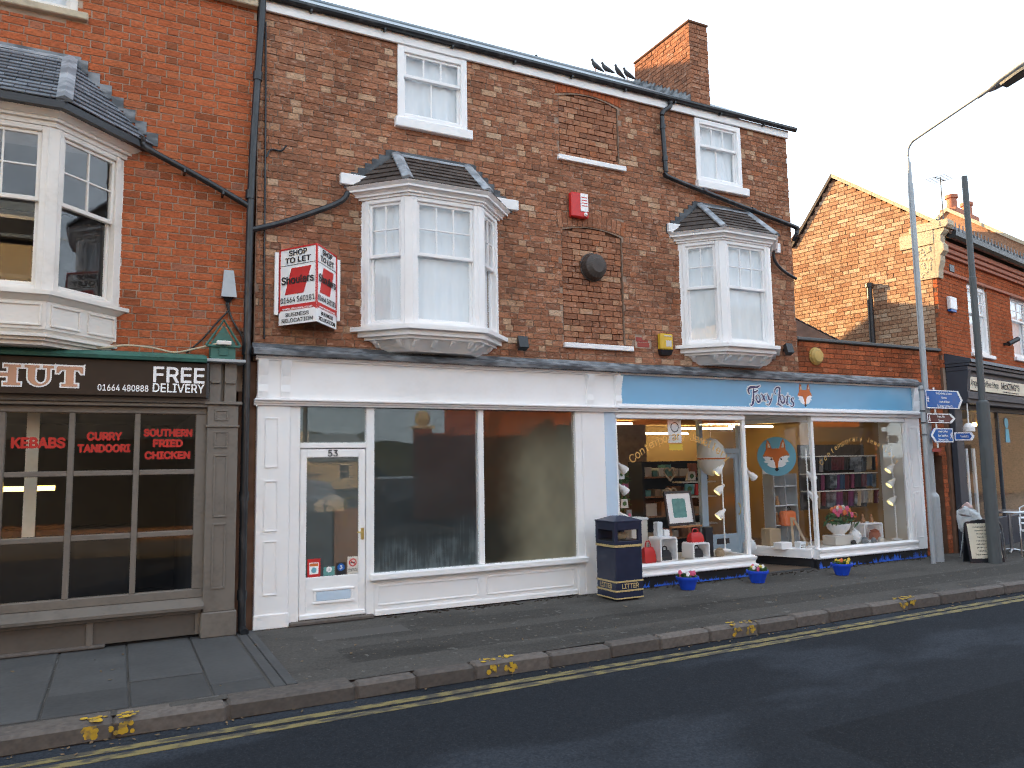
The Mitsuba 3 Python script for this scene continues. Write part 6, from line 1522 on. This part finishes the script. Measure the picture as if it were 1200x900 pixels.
te = thing('end_terrace', 'brick terrace closing the far end of the street, seen reflected in the cafe window', 'building')
part(te, 'walls', box(44, 54, -18, 2, -.1, 6.5), 'm_grey_dark'); part(te, 'roof', hull([(43.7, -18.3, 6.5), (43.7, 2.3, 6.5), (54.3, -18.3, 6.5), (54.3, 2.3, 6.5), (49, -18.3, 9.5), (49, 2.3, 9.5)]), 'm_roof_brown')
for i in range(5):
    for z in (.9, 3.8): part(te, 'window', box(43.96, 44.0, -16.6 + i * 3.8, -15.4 + i * 3.8, z, z + 1.5), 'm_black')
# more of the stock on show
for i, (x, y, z, w, h, mt, lb) in enumerate(((6.52, .42, 1.50, .11, .14, 'm_curtain', 'pale greeting card pinned highest beside the left lamp stand'), (6.60, .45, 1.28, .12, .15, 'm_plum', 'plum greeting card pinned beside the left lamp stand'), (6.55, .42, 1.08, .13, .13, 'm_room_white', 'cream greeting card pinned beside the left lamp stand'), (6.66, .44, .90, .10, .15, 'm_grey_cloth', 'grey greeting card pinned lowest beside the left lamp stand'),
                                           (8.98, 1.9, 1.16, .20, .18, 'm_teal', 'teal gift bag seen through the shop door glass'), (9.22, 1.9, 1.14, .22, .20, 'm_red', 'red gift bag seen through the shop door glass'), (9.05, 1.9, 1.40, .18, .16, 'm_room_white', 'cream gift bag seen through the shop door glass'), (9.32, 1.9, 1.42, .2, .2, 'm_disc_dark', 'navy gift bag seen through the shop door glass'))):
    k = thing('gift_card' if i < 4 else 'gift_bag', lb, 'card' if i < 4 else 'gift bag')
    part(k, 'front', hull([(x, y, z), (x + w, y, z), (x, y + .03 + .05 * (i > 3), z), (x + w, y + .03 + .05 * (i > 3), z), (x + .006, y + .01, z + h), (x + w - .006, y + .01, z + h), (x + .006, y + .02, z + h), (x + w - .006, y + .02, z + h)]), mt)
    part(k, 'motif', ext(Point(x + w / 2, z + h * .5).buffer(w * .25, 8), y - .004, .003), 'm_flower_pink' if i % 2 else 'm_leaf')
dsk = thing('door_counter', 'white shelf unit behind the shop door glass', 'shelf')
for z in (.62, 1.10, 1.36): part(dsk, 'shelf', box(8.85, 9.65, 1.85, 2.1, z, z + .025), 'm_room_white')
for i, (x, y, h, mt, lb) in enumerate(((11.42, .20, .10, 'm_lead_pale', 'small silver dish in front of the white cube shelf'), (11.62, .18, .08, 'm_lead_pale', 'small silver pot in front of the cube shelf'), (11.78, .16, .09, 'm_room_white', 'small cream pot at the right of the silver dishes'), (11.14, .20, .07, 'm_dark_cloth', 'low dark dish in front of the flower bowl'), (9.10, .52, .17, 'm_curtain', 'pale jug in the angled window beside the short lamp stand'), (8.20, .22, .12, 'm_card', 'round tan pot at the right end of the left display'), (11.95, .40, .18, 'm_terracotta', 'terracotta jar right of the white cube shelf'))):
    k = thing('small_pot', lb, 'pot')
    part(k, 'body', lathe([(0, 0), (h * .45, 0), (h * .62, h * .35), (h * .55, h * .8), (h * .42, h * .9), (h * .5, h), (h * .40, h), (0, h * .7)], (x, y, .292), 16), mt, 40)
    part(k, 'lid', lathe([(0, h * .98), (h * .44, h * .98), (h * .2, h * 1.12), (0, h * 1.18)], (x, y, .292), 14), mt, 40)
pb = thing('punched_box', 'small white box with round holes at the front of the angled window', 'box')
part(pb, 'box', box(9.88, 10.02, .20, .32, .292, .41, .006), 'm_curtain')
part(pb, 'hole', cat(*[ext(Point(9.905 + i * .03, .325 + j * .035).buffer(.009, 8), .197, .003) for i in range(4) for j in range(2)]), 'm_black_text', kind='stuff')
solo('red_cushion', hull(np.vstack([ball((10.28 + a, .78 + b, .74 + c), .05, 1).vertices for a in (-.1, .1) for b in (0, .05) for c in (-.08, .08)])), 'm_flower_orange', 'orange red cushion behind the corner of the right display', 'cushion', smooth=True)
